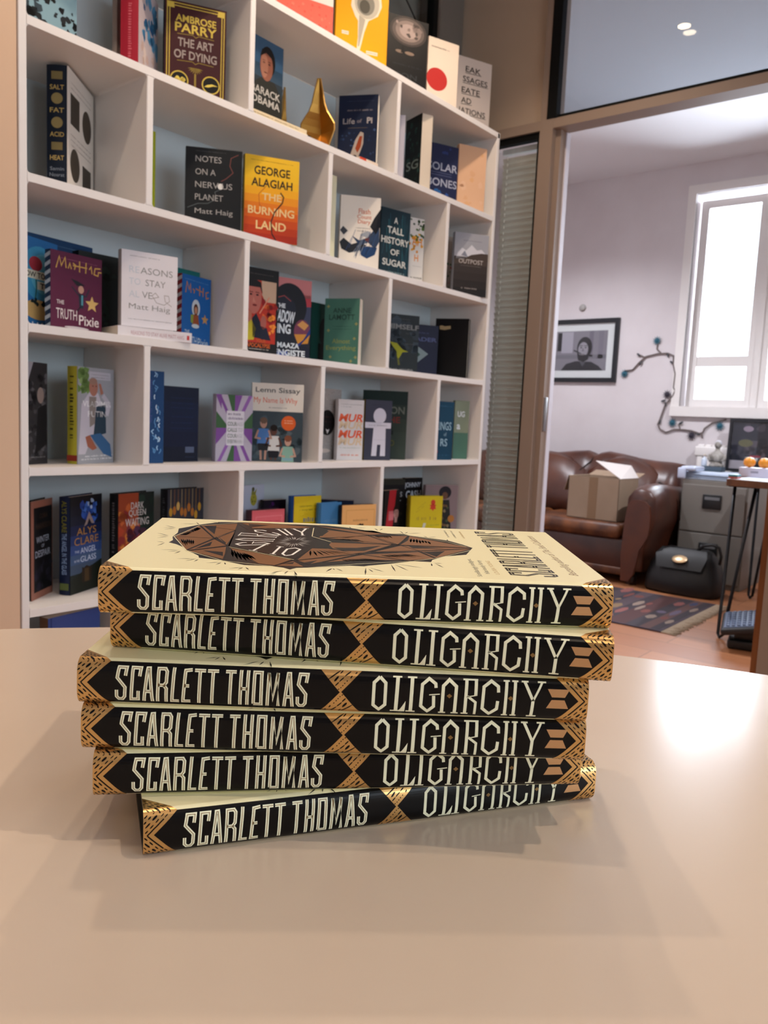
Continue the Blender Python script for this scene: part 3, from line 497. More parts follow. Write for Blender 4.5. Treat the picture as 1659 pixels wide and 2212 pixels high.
def f(a, W, H):
    T_(a, W, H, [('SOLAR', .63, .13, .98), ('BONES', .37, .13, .98)], ink('9fa4b6')); a.line([(W*.1, H*.53), (W*.8, H*.53)], H*.006, ink('5f688a'), 2); a.line([(W*.1, H*.49), (W*.8, H*.49)], H*.006, ink('5f688a'), 2)
    blobs(a, W, H, 10, ['2a5f9a', '2a4a8a'], .2, .04, .9, .22, .04, .1); blobs(a, W, H, 4, ['2c3a70'], .5, .85, .95, .95, .04, .08)
B('C3', 'navy paperback with white capitals and a blue wave, top right cell', '1d2344', f)
B('C4', 'plain peach coloured book turned outwards, far right of the top row', 'dcb08c', lambda a, W, H: blobs(a, W, H, 10, ['d8a882', 'e0b796', 'dba97c'], .1, .1, .9, .9, .06, .14))

# -- second row
def f(a, W, H):
    for (x, y) in ((.26, .70), (.72, .22)): a.rect(W*(x-.17), H*(y-.12), W*(x+.17), H*(y+.12), ink('3a352f'), 1)
    for (x, y) in ((.72, .68), (.26, .28)): a.ell(W*x, H*y, W*.18, H*.13, ink('40382f'), 1, 28)
    for y in (.90, .86, .50, .46, .42, .08, .05): a.scrib(W*.1, H*y, W*.88, H*y, H*.012, ink('8a8078'))
def g(a, T, H):
    go = ink('b59c5e')
    for t, y in (('SALT', .83), ('FAT', .655), ('ACID', .47), ('HEAT', .29)): a.text(t, T*.5, H*y, H*.037, go, T*.66, .015)
    for y in (.92, .745, .56, .38): 
        if y in (.92, .38): a.rect(T*.24, H*(y-.03), T*.76, H*(y+.03), ink('7d6f48'), 2)
        else: a.ell(T*.5, H*y, T*.27, H*.043, ink('8c7c50'), 2)
    a.text('Samin', T*.5, H*.205, H*.028, ink('7f8894'), T*.66, .005); a.text('Nosrat', T*.5, H*.158, H*.028, ink('7f8894'), T*.7, .005)
    a.rect(T*.36, H*.055, T*.47, H*.10, go, 2); a.rect(T*.53, H*.055, T*.64, H*.10, go, 2)
B('4A1', 'fat hardback with a navy spine of gold words and white cover, second row left', 'd9d2ca', f, spine='131d2b', spart=g, hard=True, name='hardback_book')
B('4B1', 'lime green spine half hidden behind the divider, second row', '97a01c', spine='8c9a1c')
def f(a, W, H):
    g = ink('a9a7a4'); rows = [('NOTES', .86, .46), ('ON A', .70, .36), ('NERV US', .54, .66), ('PLANET', .385, .50)]
    for t, y, w in rows: a.text(t, W*.17, H*y, H*.075, g, W*w, .0, 4, 0, 'l')
    a.text('Matt Haig', W*.17, H*.20, H*.085, g, W*.68, .0, 4, 0, 'l'); a.ell(W*.62, H*.535, W*.05, H*.038, ink('ecebe6'), 4)
    a.line([(W*.93, H*.95), (W*.80, H*.90), (W*.78, H*.80), (W*.84, H*.72), (W*.72, H*.64), (W*.63, H*.60)], W*.012, ink('7d4a44'), 3)
    a.line([(W*.62, H*.50), (W*.52, H*.46), (W*.56, H*.38), (W*.40, H*.31), (W*.22, H*.30), (W*.04, H*.24)], W*.01, ink('5e6668'), 3); a.scrib(W*.17, H*.955, W*.7, H*.955, H*.015, ink('4a4e50'))
B('4B2', 'charcoal hardback with thin white capitals and a winding line, second row', '1b1e21', f, spine='101214', spart=spine_t('NOTES ON A NERVOUS PLANET', '4c5054', .6, .3, .6, 0), hard=True, name='hardback_book')
def f(a, W, H):
    bands(a, W, H, ['a52a0c', 'b5380e', 'c64a10', 'd45f12', 'e07a16', 'e89418', 'eeaa18', 'efb81c', 'f0be20', 'f0c024', 'f0c028'])
    k = ink('2c1a12'); w_ = ink('e9c98c')
    T_(a, W, H, [('GEORGE', .83, .10, .66), ('ALAGIAH', .69, .10, .76)], k, bold=.02); T_(a, W, H, [('THE', .53, .085, .36), ('BURNING', .36, .095, .86), ('LAND', .19, .10, .56)], w_, bold=.02)
    a.line([(W*.66, H*.60), (W*.72, H*.55), (W*.70, H*.48), (W*.56, H*.36), (W*.50, H*.24), (W*.52, H*.10), (W*.60, H*.02)], W*.022, k, 5)
    a.line([(W*.40, H*.66), (W*.26, H*.55), (W*.28, H*.42), (W*.42, H*.37)], W*.01, ink('b5501c'), 3); a.scrib(W*.1, H*.945, W*.9, H*.945, H*.012, ink('8a5a10'))
B('4B3', 'yellow to red hardback with black smoke curl and bold capitals, second row', 'eebe28', f, spine='9a8420', spart=spine_t('GEORGE ALAGIAH', '2c1a12', .6, .5, .5), hard=True, name='hardback_book')
B('4C1', 'cream spine pressed against the divider in the third cell, second row', 'e4e0c0', spart=lambda a, T, H: (a.rect(0, 0, T*.3, H, ink('c9c870'), 1), a.text('S', T*.45, H*.15, H*.06, ink('3a3a34'), T*.3, .02)))
def f(a, W, H):
    T_(a, W, H, [('Flash', .80, .07, .30), ('Count', .725, .055, .36), ('Diary', .65, .07, .32)], ink('c9795c'), .60); a.scrib(W*.38, H*.57, W*.78, H*.57, H*.015, ink('5a5450')); a.scrib(W*.42, H*.53, W*.72, H*.53, H*.015, ink('5a5450'))
    for c, pts in (('20242c', [(0, .36), (.1, .42), (.3, .34), (.5, .38), (.68, .34), (.5, .26), (.25, .22), (.05, .27)]), ('2c3f5c', [(.3, .46), (.5, .40), (.7, .45), (.88, .58), (.98, .78), (1, .40), (.9, .30), (.72, .38), (.5, .33)]), ('1d3c66', [(.5, .3), (.7, .33), (.95, .32), (.9, .22), (.7, .16), (.55, .2)]), ('181a20', [(.75, .6), (.85, .72), (1, .85), (1, .6), (.9, .5)]), ('8c4a34', [(.62, .42), (.75, .46), (.72, .38)]), ('9aa0a8', [(.5, .48), (.7, .54), (.85, .5), (.7, .44)]), ('3c4048', [(.0, .52), (.08, .58), (.2, .52), (.1, .46)])):
        a.poly([(W*x, H*y) for x, y in pts], ink(c), 3)
    for i in range(16): x = rnd.uniform(.3, .95); a.line([(W*x, H*rnd.uniform(.3, .55)), (W*(x-.15), H*rnd.uniform(.15, .3))], W*.01, ink(rnd.choice(['20242c', '2c4a7a', '8d98a6'])), 4)
B('4C2', 'white paperback swept with blue black brushstrokes, second row', 'e6dfd4', f, hard=True, name='hardback_book')
def f(a, W, H):
    for i in range(26): x = rnd.uniform(0, 1); a.line([(W*x, H*rnd.uniform(0, .5)), (W*min(.99, max(.01, x+rnd.uniform(-.15, .15))), H*rnd.uniform(.5, 1)*.98)], W*.02, ink(rnd.choice(['1a4250', '1f5560', '15323e'])), 1)
    T_(a, W, H, [('A', .84, .09, .13), ('TALL', .69, .10, .56), ('HISTORY', .535, .10, .95), ('OF', .37, .09, .3), ('SUGAR', .21, .10, .82)], ink('c7c9c4'), .5, bold=.02); a.scrib(W*.15, H*.07, W*.85, H*.07, H*.035, ink('7f9a9c'))
B('4C3', 'dark teal book titled in tall white capitals, second row', '0d2630', f)
def f(a, W, H):
    blobs(a, W, H, 26, ['2f4a24', '4d6a2e', '24381c'], .3, .68, 1, .98, .04, .1); blobs(a, W, H, 14, ['e0a63a', 'd98f2c'], .2, .5, .9, .78, .05, .1, 2); T_(a, W, H, [('AH', .66, .12, .5), ('H', .42, .1, .2)], ink('dc8a34'), .65); a.scrib(W*.4, H*.08, W*.95, H*.08, H*.03, ink('1e1c1a')); a.scrib(W*.4, H*.13, W*.95, H*.13, H*.03, ink('1e1c1a')); a.scrib(W*.5, H*.3, W*.9, H*.3, H*.012, ink('8a8680'))
B('4C4', 'white paperback with green leaves and orange fruit, beside the dark teal book', 'd9d6d2', f)
def f(a, W, H): blobs(a, W, H, 16, ['3f6a4c', 'b5584a', '7c9a6c'], .3, .08, .95, .6, .05, .12)
B('4D1', 'narrow grey floral book half hidden at the right end, second row', 'b0a69c', f)
def f(a, W, H):
    bands(a, W, H, ['1d1714', '261e1a', '2e2520', '332a25', '3a302a'], 0, .62)
    a.poly([(0, H*.56), (W*.25, H*.58), (W*.5, H*.66), (W*.8, H*.70), (W, H*.70), (W, H*.5), (0, H*.5)], ink('43372f'), 2)
    a.poly([(W*p, H*q) for p, q in [(.04, .58), (.1, .68), (.22, .76), (.34, .72), (.5, .82), (.66, .74), (.8, .76), (.92, .70), (.5, .66), (.25, .58)]], ink('c9c9d0'), 1)
    a.poly([(W*.2, H*.64), (W*.3, H*.72), (W*.4, H*.62)], ink('7c7f8c'), 3); a.text('OUTPOST', W*.5, H*.55, H*.07, ink('b5aca6'), W*.72, .005); a.scrib(W*.25, H*.12, W*.7, H*.12, H*.03, ink('9a918a')); a.scrib(W*.25, H*.88, W*.8, H*.88, H*.014, ink('5a5a60')); a.scrib(W*.2, H*.48, W*.8, H*.48, H*.012, ink('7c726a'))
B('4D2', 'grey paperback with snowy peak over brown moor, right end of second row', '9a9ba2', f)

# -- third row
B('3A2', 'large dark blue book at the back of the third row left cell', '1c3f66', lambda a, W, H: (a.scrib(W*.3, H*.93, W*.95, H*.93, H*.012, ink('5d7fa0')), a.rect(W*.7, H*.0, W, H*.96, ink('1a3a5e'), 1)))
def f(a, W, H):
    a.ell(W*.55, H*.62, W*.5, H*.3, ink('3f90b8'), 1); a.ell(W*.62, H*.62, W*.34, H*.22, ink('5cabc6'), 2); a.ell(W*.42, H*.72, W*.17, H*.08, ink('a03440'), 3)
    a.line([(W*.42, H*.66), (W*.44, H*.45), (W*.40, H*.32)], W*.03, ink('2c5c54'), 3); a.ell(W*.5, H*.22, W*.40, H*.11, ink('c9a468'), 3); blobs(a, W, H, 8, ['1c2a2a'], .3, .28, .7, .34, .04, .07, 4)
    a.rect(W*.02, H*.555, W*.70, H*.645, ink('d8d4c0'), 4); a.text('HOW TO', W*.36, H*.60, H*.06, ink('1c1c1c'), W*.6, .02, 5); a.rect(W*.46, H*.445, W*.98, H*.535, ink('d8d4c0'), 4); a.text('TIME', W*.74, H*.49, H*.06, ink('1c1c1c'), W*.42, .02, 5); a.text('HAIG', W*.62, H*.06, H*.05, ink('c9d4dc'), W*.6, .01)
B('3A1', 'sky blue book with a red flower and yellow mound, far left of third row', '2a6aa4', f)
def stripes(c1, c2):
    def g(a, T, H):
        n = 9
        for i in range(n): y = H*i/n; a.poly([(0, y), (T, y+H*.04), (T, y+H*.04+H*.05), (0, y+H*.05)], ink(c1), 1)
    return g
def f(a, W, H):
    go = ink('c9a054')
    for pts in ([(.1, .78), (.16, .93), (.2, .82), (.27, .93), (.29, .80)], [(.33, .80), (.36, .87), (.39, .80)], [(.42, .88), (.47, .86), (.45, .80)], [(.42, .85), (.7, .85)], [(.55, .92), (.55, .78)], [(.68, .92), (.67, .78)], [(.74, .84), (.78, .88), (.80, .79)], [(.97, .88), (.86, .87), (.84, .79), (.92, .78), (.93, .83), (.99, .83)]):
        a.line([(W*x, H*y) for x, y in pts], W*.02, go, 3)
    a.ell(W*.58, H*.56, W*.055, H*.05, ink('b9907c'), 3); a.poly([(W*.50, H*.6), (W*.38, H*.68), (W*.52, H*.66), (W*.66, H*.62)], ink('1c1c22'), 4); a.poly([(W*.53, H*.5), (W*.64, H*.5), (W*.62, H*.32), (W*.55, H*.32)], ink('23303c'), 3)
    a.line([(W*.40, H*.58), (W*.54, H*.48), (W*.68, H*.48), (W*.74, H*.58)], W*.02, ink('28303c'), 3); a.line([(W*.57, H*.34), (W*.50, H*.27)], W*.02, ink('1c1c22'), 3); a.rect(W*.585, H*.36, W*.62, H*.49, ink('4f8c9c'), 4)
    star(a, W*.80, H*.39, W*.14, ink('c9a868')); wl = ink('ddd2d2')
    T_(a, W, H, [('THE', .36, .05, .14)], wl, .18, bold=.01); a.text('TRUTH', W*.10, H*.215, H*.13, wl, W*.40, .0, 4, 0, 'l'); a.text('Pixie', W*.54, H*.165, H*.13, wl, W*.40, .01, 4, 0, 'l'); a.ell(W*.5, H*.055, W*.24, H*.018, ink('c9c0c4'), 3); a.scrib(W*.14, H*.915, W*.9, H*.945-H*.03, H*.014, ink('9c5a72'))
B('3A3', 'plum purple book with gold lettering and a gold star, third row left', '57203c', f, spart=stripes('aab4bc', ''), spine='1f3048')
B('3A4', 'black green book standing behind the white one, third row left', '141a18', lambda a, W, H: blobs(a, W, H, 26, ['1c2a24', '24342c', '0c100e'], .02, .02, .98, .9, .05, .14))
def f(a, W, H):
    g, lg = ink('93928f'), ink('c9d0d8')
    a.text('ASONS', W*.33, H*.755, H*.085, g, W*.58, -.004, 4, 0, 'l'); a.text('RE', W*.13, H*.755, H*.085, lg, W*.18, 0, 4, 0, 'l')
    a.text('STAY', W*.42, H*.60, H*.085, g, W*.36, -.004, 4, 0, 'l'); a.text('TO', W*.13, H*.60, H*.085, lg, W*.20, 0, 4, 0, 'l')
    a.text('AL', W*.13, H*.435, H*.085, lg, W*.18, 0, 4, 0, 'l'); a.text('VE', W*.36, H*.435, H*.085, g, W*.18, -.004, 4, 0, 'l')
    a.text('Matt Haig', W*.13, H*.26, H*.095, g, W*.74, -.004, 4, 0, 'l'); a.scrib(W*.14, H*.93, W*.66, H*.93, H*.016, ink('8a8a8c')); a.scrib(W*.12, H*.10, W*.9, H*.10, H*.016, ink('8a8a8c'))
    a.line([(W*.54, H*.40), (W*.66, H*.43), (W*.60, H*.48), (W*.54, H*.44), (W*.62, H*.35), (W*.76, H*.33), (W*.86, H*.39), (W*.84, H*.46), (W*.76, H*.46), (W*.78, H*.38), (W*.90, H*.32)], W*.01, ink('a7a09a'), 3)
B('3A5', 'white book with thin grey capitals standing on a lying book, third row left', 'dedade', f, spine='a8a5a6', hard=True, name='hardback_book')
B('3A6', 'teal green book behind the small blue one, third row', '1f6a68')
def f(a, W, H):
    og = ink('a8724a')
    for pts in ([(.12, .75), (.16, .90), (.24, .80), (.28, .88), (.30, .76)], [(.36, .82), (.42, .80), (.40, .76)], [(.46, .83), (.70, .80)], [(.60, .88), (.60, .74)], [(.72, .86), (.72, .74)], [(.92, .82), (.82, .80), (.84, .72), (.93, .74)]): a.line([(W*x, H*y) for x, y in pts], W*.03, og, 3)
    a.ell(W*.48, H*.56, W*.14, H*.12, ink('b9c4cc'), 2); a.ell(W*.48, H*.54, W*.08, H*.08, ink('4a2c24'), 3); a.ell(W*.48, H*.53, W*.05, H*.05, ink('b08068'), 4); a.poly([(W*.40, H*.47), (W*.56, H*.47), (W*.60, H*.33), (W*.36, H*.33)], ink('8a4a2c'), 3); a.poly([(W*.30, H*.46), (W*.40, H*.47), (W*.38, H*.34), (W*.30, H*.36)], ink('7a8a3c'), 4); a.ell(W*.47, H*.31, W*.13, H*.03, ink('b9c4cc'), 4)
    star(a, W*.80, H*.42, W*.13, ink('b58a54')); wl = ink('a9bccc'); a.text('THE', W*.10, H*.22, H*.05, wl, W*.17, .01, 4, 0, 'l'); a.text('TRUTH', W*.08, H*.10, H*.12, wl, W*.44, .0, 4, 0, 'l'); a.text('Pixie', W*.56, H*.09, H*.12, wl, W*.36, .0, 4, 0, 'l'); a.scrib(W*.1, H*.94, W*.9, H*.92, H*.015, ink('5a86b4'))
B('3A7', 'small bright blue book with candy striped red and white spine, third row', '17589c', f, spart=stripes('c9c2c4', ''), spine='8c2c30')
def f(a, W, H):
    a.rect(W*.04, H*.14, W*.93, H*.86, ink('b03222'), 1); a.poly([(W*.48, H*.86), (W*.93, H*.86), (W*.93, H*.62), (W*.60, H*.62), (W*.5, H*.7)], ink('c4a68c'), 2); blobs(a, W, H, 18, ['c23a1e', '8c1c1c', 'd9602a', '701818'], .55, .3, .9, .62, .05, .12, 2); blobs(a, W, H, 8, ['e88a34', 'f0a040'], .75, .24, .9, .45, .05, .09, 3)
    a.ell(W*.26, H*.66, W*.23, H*.19, ink('b5685c'), 3); a.poly([(W*.03, H*.70), (W*.05, H*.84), (W*.2, H*.88), (W*.46, H*.84), (W*.52, H*.70), (W*.44, H*.78), (W*.1, H*.78)], ink('141012'), 4)
    for x in (.17, .36): a.ell(W*x, H*.69, W*.04, H*.011, ink('2a1412'), 5, 10); a.line([(W*(x-.06), H*.72), (W*(x+.06), H*.715)], H*.008, ink('2a1412'), 5)
    a.ell(W*.29, H*.57, W*.07, H*.012, ink('70201e'), 5, 10); a.poly([(W*.24, H*.67), (W*.32, H*.60), (W*.22, H*.60)], ink('c27c6c'), 4)
    a.poly([(W*.06, H*.50), (W*.20, H*.50), (W*.22, H*.36), (W*.08, H*.36)], ink('b06a54'), 3); a.poly([(W*.04, H*.16), (W*.04, H*.34), (W*.2, H*.40), (W*.34, H*.30), (W*.28, H*.17)], ink('bdae2c'), 3); a.poly([(W*.25, H*.2), (W*.22, H*.42), (W*.34, H*.48), (W*.5, H*.36), (W*.7, H*.18)], ink('151a2a'), 3)
    a.ell(W*.56, H*.38, W*.09, H*.08, ink('a05a50'), 4); a.poly([(W*.46, H*.34), (W*.66, H*.32), (W*.80, H*.18), (W*.5, H*.18)], ink('1c1f30'), 4); a.line([(W*.44, H*.48), (W*.72, H*.68)], W*.03, ink('d98c70'), 5)
    a.text('YOUR', W*.5, H*.165, H*.04, ink('b5562a'), W*.3, .03, 6); a.text('APOCALYPSE', W*.42, H*.11, H*.05, ink('c25a24'), W*.72, .03, 6); a.scrib(W*.06, H*.065, W*.75, H*.065, H*.016, ink('c9c4bc')); a.scrib(W*.1, H*.93, W*.85, H*.93, H*.014, ink('55504c'))
B('3B1', 'black framed book with fiery red scene and a stern man, third row middle', '0d0c0d', f, name='paperback_book')
def f(a, W, H):
    a.rect(0, H*.78, W, H, ink('c27a7c'), 1); a.rect(0, H*.66, W, H*.82, ink('b23c48'), 1); a.poly([(W*.6, H*.66), (W, H*.68), (W, H*.35), (W*.6, H*.4)], ink('39405a'), 2)
    a.ell(W*.42, H*.66, W*.46, H*.28, ink('15171f'), 3, 40); a.ell(W*.3, H*.6, W*.30, H*.18, ink('1d2130'), 4, 30); a.line([(W*.06, H*.74), (W*.28, H*.78), (W*.46, H*.72)], W*.02, ink('9c4444'), 5)
    a.ell(W*.78, H*.36, W*.22, H*.15, ink('7a3f56'), 4, 30); a.poly([(W*.57, H*.32), (W*.99, H*.34), (W*.94, H*.22), (W*.68, H*.20)], ink('cf8f38'), 5); a.poly([(W*.64, H*.44), (W*.78, H*.5), (W*.95, H*.45), (W*.84, H*.38)], ink('d59a58'), 5); a.poly([(W*.62, H*.18), (W*.72, H*.18), (W, H*.42), (W, H*.34)], ink('26387c'), 6)
    a.rect(0, 0, W*.4, H*.1, ink('28479c'), 2); a.poly([(W*.4, 0), (W, 0), (W, H*.16), (W*.7, H*.2), (W*.45, H*.18)], ink('161a2c'), 3)
    wl = ink('e4ecf2'); a.text('THE', W*.19, H*.655, H*.055, wl, W*.25, .03, 7); a.text('SHADOW', W*.27, H*.53, H*.15, wl, W*.60, .03, 7, -.08); a.text('KING', W*.22, H*.375, H*.12, wl, W*.50, .03, 7); a.text('MAAZA', W*.42, H*.175, H*.065, wl, W*.58, .03, 7); a.text('ENGISTE', W*.46, H*.085, H*.075, wl, W*.82, .03, 7)
B('3B2', 'dark book with pink sky, big white lettering and round hat, third row middle', '1a1d2a', f)
B('3B3', 'dark green book with a black figure, behind the sage green one', '0f3a34', lambda a, W, H: (a.ell(W*.75, H*.55, W*.25, H*.22, ink('0a100f'), 1), a.rect(W*.45, 0, W*.95, H*.35, ink('0a100f'), 1)))
def f(a, W, H):
    d, y = ink('2c4a42'), ink('8f9a5c'); T_(a, W, H, [('ANNE', .82, .075, .52), ('LAMOTT', .72, .085, .74)], d); T_(a, W, H, [('Almost', .36, .07, .52), ('Everything', .25, .085, .86)], y)
    for x, yy in ((.1, .88), (.92, .62), (.88, .40), (.12, .52), (.2, .12), (.93, .12), (.8, .06)): star(a, W*x, H*yy, W*.05, ink('9a9c68'), 3, 4, .6)
    for q in (.58, .54): a.scrib(W*.25, H*q, W*.78, H*q, H*.014, ink('2c4a42'))
B('3B4', 'sage green paperback with pale stars and wide cream page edge, third row', '4a7a6c', f, pages='d3c8b8')
def f(a, W, H):
    blobs(a, W, H, 26, ['27313a', '2d3a46', '232b30'], .02, .15, .98, .85, .08, .2); T_(a, W, H, [('HIMSELF', .79, .09, .98)], ink('76797a'), bold=.03)
    a.poly([(W*p, H*q) for p, q in [(.12, .52), (.34, .50), (.52, .40), (.70, .365), (.52, .35), (.42, .24), (.36, .26), (.34, .36), (.22, .44)]], ink('8f9116'), 2); a.poly([(W*.36, H*.26), (W*.42, H*.24), (W*.46, H*.13), (W*.40, H*.12)], ink('5a5c22'), 2)
    a.scrib(W*.05, H*.045, W*.85, H*.045, H*.05, ink('8a8c8c')); a.scrib(W*.1, H*.92, W*.7, H*.92, H*.014, ink('55585a')); a.scrib(W*.6, H*.68, W*.88, H*.68, H*.014, ink('55585a')); a.scrib(W*.6, H*.5, W*.88, H*.5, H*.014, ink('55585a'))
B('3C1', 'dark slate book with a bright yellow bird shape, third row right', '1a2226', f)
def f(a, W, H):
    a.text('ADER', W*.5, H*.72, H*.08, ink('4d5680'), W*.9, .03); a.scrib(W*.1, H*.84, W*.6, H*.84, H*.04, ink('3a426a')); a.poly([(W*p, H*q) for p, q in [(.05, .62), (.62, .44), (.05, .2), (.05, .3), (.3, .42), (.05, .52)]], ink('7f8f92'), 2); a.poly([(W*.05, H*.52), (W*.3, H*.42), (W*.05, H*.3)], ink('24443c'), 2)
B('3C2', 'deep navy book with a pale arrowhead shape, beside the black book', '0d1230', f)
def f(a, W, H): a.poly([(W*p, H*q) for p, q in [(.12, .88), (.2, .885), (.27, .87), (.45, .88), (.46, .83), (.28, .81), (.13, .82)]], ink('a5916c'), 2)
B('3C3', 'plain black hardback with a small gold emblem, right end of third row', '08080a', f, hard=True, name='hardback_book')

# -- fourth row
def f(a, W, H):
    blobs(a, W, H, 60, ['2c2c30', '3c3c42', '5c5a5e', '1c1c20', '4a484c'], .02, .05, .98, .92, .04, .14); a.poly([(0, H), (W*.5, H), (W*.2, H*.7), (0, H*.6)], ink('9a98a0'), 2); a.ell(W*.75, H*.68, W*.12, H*.08, ink('8c7c76'), 3); a.poly([(W*.55, H*.1), (W*.65, H*.55), (W*.95, H*.6), (W*.98, H*.2)], ink('18181c'), 3); a.scrib(W*.3, H*.07, W*.9, H*.07, H*.018, ink('8d8b8c'))
B('2A1', 'grey black and white photo book, far left of the fourth row', '2e2d30', f)
def f(a, W, H):
    blobs(a, W, H, 16, ['7c9c58', '93b070', '6a8a4c'], .02, .72, .28, .97, .06, .12); a.rect(W*.3, H*.88, W*.9, H*.96, ink('b9b9c4'), 2)
    a.poly([(W*p, H*q) for p, q in [(.02, .1), (.1, .62), (.3, .74), (.55, .74), (.68, .6), (.8, .66), (.92, .62), (.84, .5), (.72, .52), (.6, .4), (.3, .2), (.2, .1)]], ink('c4c0cc'), 3)
    a.poly([(W*.3, H*.7), (W*.5, H*.7), (W*.46, H*.42), (W*.32, H*.38)], ink('8d8480'), 4); a.poly([(W*.5, H*.6), (W*.76, H*.62), (W*.78, H*.32), (W*.42, H*.28)], ink('2c4050'), 4)
    a.poly([(W*.32, H*.30), (W*.62, H*.32), (W*.90, H*.2), (W*.95, H*.06), (W*.7, H*.1)], ink('3a6490'), 5); a.poly([(W*.2, H*.28), (W*.32, H*.3), (W*.52, H*.16), (W*.4, H*.14), (W*.26, H*.18)], ink('a0604c'), 5)
    a.ell(W*.42, H*.80, W*.12, H*.095, ink('a87464'), 5); a.ell(W*.41, H*.86, W*.11, H*.035, ink('9a7a6c'), 6)
    for x in (.40, .49): a.ell(W*x, H*.81, W*.018, H*.006, ink('3a2a24'), 6, 8)
    a.poly([(W*.56, H*.84), (W*.62, H*.84), (W*.70, H*.74), (W*.62, H*.72)], ink('a87464'), 5); a.line([(W*.68, H*.72), (W*.88, H*.62)], W*.1, ink('bcb8c4'), 4)
    wl = ink('eeeef0'); T_(a, W, H, [('VLADIMIR', .625, .06, .78), ('PUTIN', .52, .06, .50)], wl, .52); a.scrib(W*.2, H*.075, W*.95, H*.085, H*.02, wl); a.scrib(W*.1, H*.045, W*.95, H*.05, H*.02, wl); a.scrib(W*.3, H*.93, W*.85, H*.93, H*.012, ink('55555c')); a.scrib(W*.3, H*.90, W*.85, H*.90, H*.012, ink('55555c'))
B('2A2', 'pale book with a seated man in jeans and bright yellow edged spine, fourth row', '9da0a8', f, spine='a8a032', spart=lambda a, T, H: (a.scrib(T*.45, H*.9, T*.45, H*.25, T*.5, ink('3a3818')), a.rect(0, H*.03, T, H*.09, ink('8a3428'), 1)), hard=True, name='hardback_book')
def f(a, W, H):
    a.scrib(W*.22, H*.9, W*.22, H*.4, W*.2, ink('3c4a80'))
    for i in range(26): y = rnd.uniform(.04, .95); x = rnd.uniform(.35, .75); a.line([(W*x, H*y), (W*(x+rnd.uniform(-.12, .12)), H*min(.98, y+.03)), (W*(x+rnd.uniform(-.1, .1)), H*min(.99, y+.05))], W*.05, ink(rnd.choice(['9cc4e6', '5c90c0', '2a5a94', 'c9e2f4'])), 3)
B('2B1', 'thick glossy foil blue spine beside the divider, fourth row', '173f6c', f)
def f(a, W, H):
    bands(a, W, H, ['0a1226', '0c1630', '0e1a36', '0e1c38', '0c1830']); 
    for y in (.85, .78, .72, .6, .52, .45): a.scrib(W*.2, H*y, W*.85, H*y, H*.014, ink('1f3260'))
    a.rect(W*.62, H*.12, W*.88, H*.2, ink('55607a'), 2); a.scrib(W*.62, H*.06, W*.9, H*.06, H*.012, ink('3c4c70'))
B('2B2', 'navy book standing back cover out with royal blue spine, fourth row', '0c1630', f, spine='24408c', side='R', spart=lambda a, T, H: (a.scrib(T*.5, H*.8, T*.5, H*.25, T*.35, ink('8090c0')), a.ell(T*.5, H*.92, T*.3, H*.03, ink('a07858'), 2), a.rect(0, 0, T, H*.04, ink('c9d0e0'), 2)))
def f(a, W, H):
    g, p = ink('3f6240'), ink('7d4e96'); cx, cy = .52, .5
    for c, tri in ((g, [(.3, 1), (.5, .62), (.5, 1)]), (p, [(.5, 1), (.5, .62), (.7, 1)]), (g, [(0, .5), (.36, .5), (0, .75)]), (p, [(0, .5), (.36, .5), (0, .25)]), (g, [(.3, 0), (.5, .36), (.5, 0)]), (p, [(.5, 0), (.5, .36), (.7, 0)]), (g, [(1, .5), (.64, .5), (1, .75)]), (p, [(1, .5), (.64, .5), (1, .25)])): a.poly([(W*x, H*y) for x, y in tri], c, 1)
    a.poly([(W*.0, H*1), (W*.14, H*1), (W*.14, H*.78), (0, H*.97)], p, 1); a.poly([(W*.04, H), (W*.12, H), (W*.96, 0), (W*.86, 0)], ink('7d4e96'), 2); a.poly([(W*.88, H), (W*.98, H), (W*.14, 0), (W*.05, 0)], ink('8f62a8'), 2)
    a.rect(W*.28, H*.24, W*.76, H*.76, ink('d9d6de'), 3)
    for t, y, c in (('', .71, '6a5a80'), ('', .645, '6a5a80'), ('COURAGE', .565, '4c6a50'), ('CALLS TO', .475, '4c6a50'), ('COURAGE', .385, '4c6a50'), ('EVERYWHERE', .30, '6a7a70')): 
        if y in (.71, .645): a.scrib(W*.32, H*y, W*.72, H*y, H*.05, ink(c), 4)
        else: a.text(t, W*.52, H*y, H*.06, ink(c), W*.42, .02)
B('2B3', 'purple and green book with big grey cross and white label, fourth row', 'b5aebe', f)
